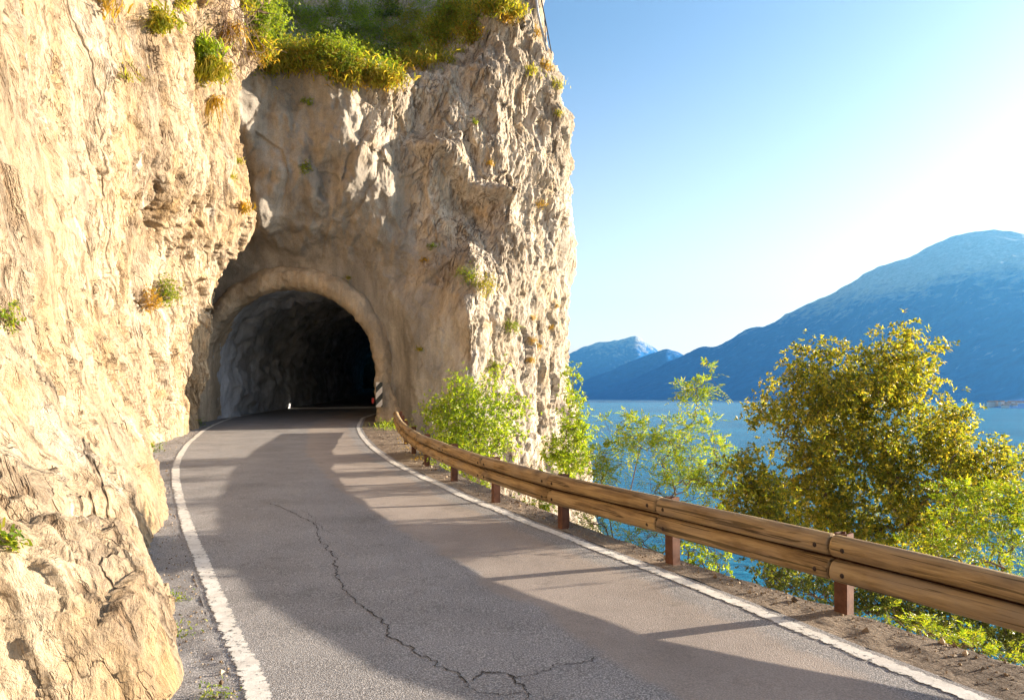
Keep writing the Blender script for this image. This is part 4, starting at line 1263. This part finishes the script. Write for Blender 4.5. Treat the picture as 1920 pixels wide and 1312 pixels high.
# vegetated ledge above the tunnel
big = [(520, 40, .95, L_LIME, 'broad yellow green bush at the left end of the ledge'), (585, 30, .95, L_BUSH, 'bright green bush left of centre on the ledge'),
       (560, 85, .7, L_GRASS, 'yellowish low bush at the front of the ledge'), (650, 50, .95, L_DARK, 'dark green bush in the middle of the ledge'), (700, 40, .9, L_BUSH, 'green bush right of the dark one on the ledge'),
       (725, 95, .75, L_DARK, 'dark green bush low on the ledge'), (655, 105, .6, L_DARK, 'small dark bush behind the front grass'), (770, 25, .8, L_GRASS, 'olive bush at the top edge of the picture'),
       (835, 15, .7, L_BUSH, 'small bush at the right end of the ledge'), (500, 100, .55, L_LIME, 'small bush where the ledge meets the left cliff'), (620, 5, .9, L_LIME, 'bush cut by the top edge over the ledge')]
big += [(545, 5, .9, L_BUSH, 'leafy bush cut by the top edge at the left of the ledge'), (495, 25, .8, L_BUSH, 'bush squeezed between the left cliff and the ledge'), (680, 8, .9, L_BUSH, 'bright bush at the top edge above the dark bush'),
        (610, 62, .8, L_LIME, 'lit round bush in the middle row of the ledge'), (730, 5, .9, L_DARK, 'dark bush cut by the top edge right of centre'), (690, 75, .75, L_BUSH, 'green bush in the middle row right of centre'),
        (760, 60, .7, L_GRASS, 'ochre green bush before the right end of the ledge'), (530, 70, .75, L_LIME, 'lit bush in the front row at the left of the ledge'), (885, 8, .7, L_GRASS, 'yellow bush at the top edge farthest right'),
        (640, 85, .7, L_BUSH, 'green bush right behind the front grass in the middle')]
for i, (x, y, s, mt, lb) in enumerate(big):
    shrublet(x, y + 14, lb, s, int(70 * s), mt, .075, 50 + i, per=10, k=6, name='bush', group='bushes on the ledge above the tunnel', dy=-.1)
gr = [(490, 95), (505, 120), (610, 95), (640, 110), (668, 118), (690, 100), (715, 150), (735, 150), (700, 138), (650, 140), (760, 115), (790, 112), (815, 105), (745, 60), (800, 50), (830, 40), (860, 50), (880, 60), (820, 75), (770, 80), (590, 105), (560, 120), (910, 12), (935, 14), (960, 22), (540, 105), (625, 130), (850, 20)]
pts = []
for x, y in gr:
    for k in range(3):
        pts.append(hit(x + RNG.normal() * 9, y + RNG.normal() * 6))
tuft(650, 120, 'tall yellow green grass covering the ledge above the tunnel', .75, 130, .28, L_GRASS, 'tall_grass', 99, .8, at=np.array(pts), cat='grass', stuff=True)
pts2 = [hit(x + RNG.normal() * 9, y + 6 + RNG.normal() * 6) for x, y in gr for k in range(2)]
tuft(655, 120, 'dry ochre grass mixed into the ledge vegetation', .6, 70, .28, L_DRY, 'dry_grass', 98, .9, at=np.array(pts2), cat='grass', stuff=True)

# continuous low scrub between the bushes
def ledge_scrub():
    r = P_(333)
    poly = [(480, 0), (478, 60), (500, 118), (545, 118), (610, 135), (690, 142), (735, 150), (752, 118), (800, 100), (860, 62), (895, 40), (930, 20), (955, 0)]
    lo = np.array(poly).min(0); hi = np.array(poly).max(0)
    C = []
    while len(C) < 900:
        x, y = r.uniform(lo[0], hi[0]), r.uniform(lo[1], hi[1])
        if inpoly(np.array([x]), np.array([y]), poly)[0]: C.append(hit(x, y, 6))
    C = np.repeat(np.array(C), 14, 0); C = C + r.normal(size=C.shape) * np.array([.22, .2, .2]) + np.array([0, -.12, .1])
    V, Fc = rosettes(C, r, np.tile([[0, -.6, .5]], (len(C), 1)), .075, 5, up=.6)
    props(mesh_obj('scrub', V, Fc, L_BUSH, smooth=False), 'low green scrub carpeting the ledge between the bushes', 'scrub', kind='stuff')
ledge_scrub()

# weeds along the foot of the left cliff and by the portal
wd = [(280, 846, .22, 'weed clump at the foot of the left cliff nearest the road bend'), (298, 825, .16, 'weed clump second along the foot of the left cliff'), (312, 818, .14, 'low weed between the clumps along the left cliff foot'),
      (338, 803, .26, 'tall weed near the far end of the left cliff foot'), (362, 799, .26, 'bright weed at the corner beside the tunnel mouth')]
for i, (x, y, h, lb) in enumerate(wd):
    p = onroad(x, y); p[1] -= .1
    tuft(x, y, lb, h * 1.1, 220, h * .8, L_LIME, 'weed', 30 + i, .5, lean=(.3, -.2, 0), at=p, cat='weed', group='weeds at the foot of the left cliff')
for i, (x, y, h, lb) in enumerate([(330, 1122, .05, 'weed beside the peeling left line'), (322, 1188, .07, 'weed at the near foot of the left cliff'), (408, 1306, .05, 'yellowish weed at the bottom edge beside the left line')]):
    tuft(x, y, lb, h, 160, h * 1.2, L_LIME, 'weed', 36 + i, .6, at=onroad(x, y), cat='weed', group='weeds at the foot of the left cliff')
ps = np.array([onroad(x, y) for x, y in [(712, 803), (722, 800), (732, 799), (742, 800), (752, 803), (728, 806), (744, 805)]])
tuft(730, 800, 'green grass at the foot of the tunnel pier', .2, 110, .20, L_BUSH, 'grass', 40, .5, at=ps, cat='grass', stuff=True)
ps = np.array([onroad(x, y) for x, y in [(765, 822), (770, 832), (760, 812), (775, 842), (792, 862)]])
tuft(770, 830, 'thin dry grass along the far end of the rail', .16, 60, .12, L_DRY, 'grass', 41, .5, at=ps, cat='grass', stuff=True)

# litter on the verge
def litter():
    r = P_(77)
    V, Fc = [], []; m = 0
    n = 2600
    y = 3.5 + r.random(n) ** 1.5 * 20
    a = xr(y) + .2; b = xv(y) - .02
    t = r.random(n) ** .6
    x = a + (b - a) * t
    lf = r.random(n) < .33
    x = np.where(lf, xl(y) - .12 - r.random(n) ** 1.5 * .5, x)
    s = r.uniform(.004, .013, n) * np.where(r.random(n) < .04, 2.6, 1)
    z = grade(y) + .012 * fbm(np.stack([x, y, grade(y)], -1) * .6, 3, 200) + s * .4
    base = np.array([[1, 0, 0], [-.5, .8, 0], [-.5, -.8, 0], [0, 0, .8], [0, 0, -.7]])
    f = np.array([[0, 1, 3], [1, 2, 3], [2, 0, 3], [1, 0, 4], [2, 1, 4], [0, 2, 4]])
    ang = r.random(n) * 6.28
    c, sn = np.cos(ang), np.sin(ang)
    B = base[None] * s[:, None, None] * r.uniform(.6, 1.3, (n, 5, 1))
    X = B[..., 0] * c[:, None] - B[..., 1] * sn[:, None] + x[:, None]
    Yy = B[..., 0] * sn[:, None] + B[..., 1] * c[:, None] + y[:, None]
    Z = B[..., 2] + z[:, None]
    V = np.stack([X, Yy, Z], -1).reshape(-1, 3)
    Fc = (np.arange(n)[:, None, None] * 5 + f[None]).reshape(-1, 3)
    m = NT('grit'); g = m.n('ShaderNodeNewGeometry')
    m.surf(m.ramp(g.outputs['Random Per Island'], [(0, (.08, .055, .035)), (.6, (.24, .17, .10)), (1, (.5, .42, .32))]), .9)
    props(mesh_obj('grit', V, Fc, m.m, smooth=False), 'small stones and dead leaves scattered along both road edges', 'gravel', kind='stuff')
litter()

# ------------------------------------------------------------------ small objects
M_WHITE = plain('sign_white', (.75, .72, .66), .5, scale=12, var=.08)
M_BLACK = plain('sign_black', (.035, .045, .045), .5, scale=12)
M_RED = plain('red_paint', (.40, .03, .025), .5)
def clip_poly(poly, lo, hi):
    for axis, val, keep in ((1, lo, 1), (1, hi, -1)):
        out = []
        for i in range(len(poly)):
            a, b = poly[i], poly[(i + 1) % len(poly)]
            ia, ib = (a[axis] - val) * keep >= 0, (b[axis] - val) * keep >= 0
            if ia: out.append(a)
            if ia != ib:
                t = (val - a[axis]) / (b[axis] - a[axis]); out.append((a[0] + (b[0] - a[0]) * t, val))
        poly = out
        if not poly: return []
    return poly
def marker_sign():
    Y = PY - .62
    c = ray(711, 739.5, Y)
    w, h = .25, .93
    t = thing('hazard_marker', (c[0], c[1], c[2] - h / 2), 'tall narrow panel with black and white diagonal stripes on the tunnel pier', 'road sign')
    V, Fc = boxes([(c[0], c[1], c[2], w, .02, h)])
    part('panel', V, Fc, M_BLACK, t, smooth=False)
    sl = .27; st = .235
    for k in range(3):
        zb = -h / 2 - .13 + k * 2 * st - .06
        poly = clip_poly([(-w / 2, zb), (w / 2, zb + sl), (w / 2, zb + sl + st), (-w / 2, zb + st)], -h / 2, h / 2)
        if len(poly) < 3: continue
        V = np.array([(c[0] + p[0] * .98, c[1] - .0135, c[2] + p[1]) for p in poly] + [(c[0] + p[0] * .98, c[1] - .0105, c[2] + p[1]) for p in poly])
        m = len(poly)
        Fa = [np.array([list(range(m))]), np.array([list(range(2 * m - 1, m - 1, -1))]), np.array([[i, i + m, (i + 1) % m + m, (i + 1) % m] for i in range(m)])]
        part('white_stripe', V, Fa, M_WHITE, t, smooth=False)
    V, Fc = boxes([(c[0] - .06, c[1] + .16, c[2] + .25, .03, .32, .03), (c[0] - .06, c[1] + .16, c[2] - .25, .03, .32, .03)])
    part('bracket', V, Fc, M_STEEL, t, smooth=False)
marker_sign()
c = ray(699.5, 750, PY - .2)
V, Fc = boxes([(c[0], c[1], c[2], .08, .12, .17), (c[0], c[1] - .01, c[2] - .10, .06, .09, .05)])
props(mesh_obj('red_reflector', V, Fc, M_RED, smooth=False, loc=c), 'small red reflector on the right tunnel jamb beside the striped panel', 'reflector')
def refl(px, py, Y, w, h, label):
    c = ray(px, py, Y)
    t = thing('wall_reflector', c, label, 'reflector', 'small reflectors on the tunnel wall')
    V, Fc = boxes([(c[0], c[1], c[2], w, .05, h)])
    part('plate', V, Fc, M_WHITE, t, smooth=False)
    V, Fc = boxes([(c[0] - .12, c[1] + .02, c[2], .26, .03, .03)])
    part('bracket', V, Fc, M_STEEL, t, smooth=False)
refl(387, 746, 29.9, .15, .2, 'white reflector plate on the left tunnel wall nearest the mouth')
refl(568, 729, 47, .13, .17, 'white reflector deeper in the tunnel left of the others')
refl(640, 720, 60, .14, .2, 'white reflector deep in the tunnel right of centre')
refl(662, 717, 70, .12, .2, 'faintest reflector farthest in the tunnel')

# cables above the right cliff
def curve_tube(name, P, rad, mat, label=None, cat=None, group=None, parent=None, ns=7, loc=True):
    P = np.asarray(P, float)
    segs = [(P[i], P[i + 1], rad, rad) for i in range(len(P) - 1)]
    V, Fc = tubes(segs, ns)
    if parent is not None: return part(name, V, Fc, mat, parent)
    o = mesh_obj(name, V, Fc, mat, loc=P[0])
    return props(o, label, cat, group)
M_CABLE = plain('cable', (.05, .055, .06), .5, .3)
M_GALV = plain('galvanised_steel', (.42, .43, .44), .5, .6)
Yc = 33.0
curve_tube('mast', [ray(1025, 95, Yc), ray(1014, 50, Yc), ray(1009, 28, Yc), ray(998, -60, Yc)], .055, M_GALV, 'thin grey mast leaning on the cliff top against the sky', 'mast')
curve_tube('cable', [ray(1034, 100, Yc), ray(1027, 62, Yc), ray(1021, 30, Yc), ray(1015, 0, Yc), ray(1003, -60, Yc)], .028, M_CABLE, 'long dark cable running up from the cliff right of the mast', 'cable', 'cables above the cliff')
curve_tube('cable', [ray(1024, 95, Yc), ray(1023, 70, Yc), ray(1021, 34, Yc)], .02, M_CABLE, 'short cable between the mast and the long cable', 'cable', 'cables above the cliff')
# tangled netting on the left crest
def netting():
    r = P_(91)
    segs = []
    c = [hit(432, y) for y in range(0, 118, 8)]
    for k in range(46):
        i = r.integers(0, len(c) - 3)
        p = c[i] + r.normal(size=3) * np.array([.28, .1, .2]) + np.array([.05, -.25, 0])
        d = norm(np.array([[r.normal() * .4 + .1, r.normal() * .3, -1.]]))[0]
        for s in range(14):
            q = p + d * .12; segs.append((p, q, .010, .010)); p = q
            d = norm((d + r.normal(size=3) * .35)[None])[0]
    V, Fc = tubes(segs, 4)
    props(mesh_obj('wire_netting', V, Fc, M_TWIG, loc=c[0]), 'tangled brown wire netting hanging on the left cliff crest', 'netting')
netting()

# boat by the rock
def boat():
    Y = 20.0 / (110.0 / F)
    c = ray(1097, 855, Y); c[2] = WATER_Z
    t = thing('boat', c, 'small dark boat with a flat canopy on the water beside the cliff', 'boat', rz=0)
    L, B = 7.0, 2.3
    n = 22
    xs = np.linspace(-L / 2, L / 2, n)
    w = B / 2 * np.clip(1 - np.clip((xs - .2) / (L / 2 - .2), 0, 1) ** 2.2, .02, 1)
    sh = .75 + .35 * np.clip(xs / (L / 2), 0, 1) ** 2
    rows = []
    for f, zf in ((0.0, -.35), (.55, -.3), (.9, .15), (1.0, 1.0), (.92, 1.0), (.85, .35), (0.0, .3)):
        rows.append(np.stack([xs, w * f, np.where(np.full(n, zf) >= 1, sh, zf)], -1))
    A = np.array(rows); Bm = A.copy(); Bm[..., 1] *= -1
    V = np.concatenate([A.reshape(-1, 3), Bm.reshape(-1, 3)])
    f1 = grid_faces(7, n); f2 = grid_faces(7, n, True) + 7 * n
    tr = np.array([[0 * n, 3 * n, 7 * n + 3 * n, 7 * n]])
    ca, sa = math.cos(R(12)), math.sin(R(12))
    rot = lambda V: np.stack([V[:, 0] * ca - V[:, 1] * sa, V[:, 0] * sa + V[:, 1] * ca, V[:, 2]], -1)
    mesh_obj('hull', rot(V), [f1, f2, tr], plain('hull_blue', (.05, .07, .14), .4), t)
    V, Fc = boxes([(-.9, 0, .62, 2.6, 1.9, .12), (.9, 0, .75, .5, 1.6, .7), (-2.6, 0, .75, .6, 1.8, .4)])
    mesh_obj('deck', rot(V), Fc, plain('deck_white', (.55, .58, .6), .5), t, smooth=False)
    V, Fc = boxes([(-.8, 0, 2.15, 3.4, 2.0, .08), (-.8, 0, 2.21, 3.0, 1.6, .05)])
    mesh_obj('canopy', rot(V), Fc, plain('canopy', (.10, .12, .2), .7), t, smooth=False)
    for sx in (-2.3, .7):
        for sy in (-.85, .85):
            V, Fc = tubes([(np.array([sx, sy, .6]), np.array([sx, sy, 2.15]), .03, .03)], 6)
            mesh_obj('canopy_pole', rot(V), Fc, M_GALV, t)
boat()

# headland with a village across the lake
def headland():
    px = np.linspace(1750, 2300, 160); 
    prof = np.interp(px, [1750, 1846, 1852, 1870, 1920, 2000, 2300], [0, 0, 5, 9, 16, 30, 60])
    near = np.interp(px, [1750, 1846, 1860, 1920, 2300], [2900, 2700, 1400, 1330, 1100])
    t = np.linspace(0, 1, 26)
    T, PXX = np.meshgrid(t, px, indexing='ij')
    Yd = near[None, :] + T * 900
    Z = WATER_Z - 2 + (prof[None, :] + 2) * np.sin(np.clip(T * 1.4, 0, 1) * math.pi / 2) ** .7
    X = (PXX - 960) / F * Yd
    P = np.stack([X, Yd, Z], -1)
    P[..., 2] += fbm(P / 40, 4, 601) * 3 * np.clip(T * 4, 0, 1) * (prof[None, :] > 2)
    o = mesh_obj('headland', P.reshape(-1, 3), grid_faces(26, 160), M_MT1, attrs={'alt': np.zeros(26 * 160)})
    props(o, 'low dark wooded headland with a village at the right edge', 'headland', kind='structure')
    r = P_(602)
    hs = [(1858, 756.5, 12), (1868, 757, 8), (1878, 758, 9), (1885, 763, 10), (1890, 759.5, 9), (1896, 758.5, 11), (1902, 762, 8), (1908, 757.5, 10), (1914, 759, 9), (1919, 757, 12)]
    for i, (x, y, s) in enumerate(hs):
        Y = 1360 + i * 6 + (765 - y) * 16
        c = ray(x, y + 1.5, Y)
        t_ = thing('house', c, ['pale house standing alone at the tip of the headland', 'small house next to the one at the headland tip', 'third village house from the headland tip', 'white boathouse low at the water of the headland',
            'village house just above the boathouse', 'pinkish village house in the middle of the headland', 'low house by the water near the right edge', 'village house between two others near the right edge',
            'wide roofed village house near the right edge', 'last village house cut by the right edge'][i], 'house', 'village houses on the headland')
        w, d, h = s, 8, 5 + (i % 3)
        V, Fc = boxes([(0, 0, h / 2 - 3, w, d, h + 6)])
        mesh_obj('wall', V, Fc, plain('house_wall', [(.7, .66, .6), (.6, .45, .38), (.75, .74, .72)][i % 3], .8), t_, smooth=False)
        V = np.array([[-w/2-.5, -d/2-.5, h], [w/2+.5, -d/2-.5, h], [w/2+.5, d/2+.5, h], [-w/2-.5, d/2+.5, h], [-w/2-.5, 0, h+2.4], [w/2+.5, 0, h+2.4]])
        mesh_obj('roof', V, [np.array([[0, 1, 5, 4], [2, 3, 4, 5], [3, 2, 1, 0]]), np.array([[0, 4, 3], [1, 2, 5]])], plain('roof_tile', (.32, .15, .09), .8), t_, smooth=False)
headland()
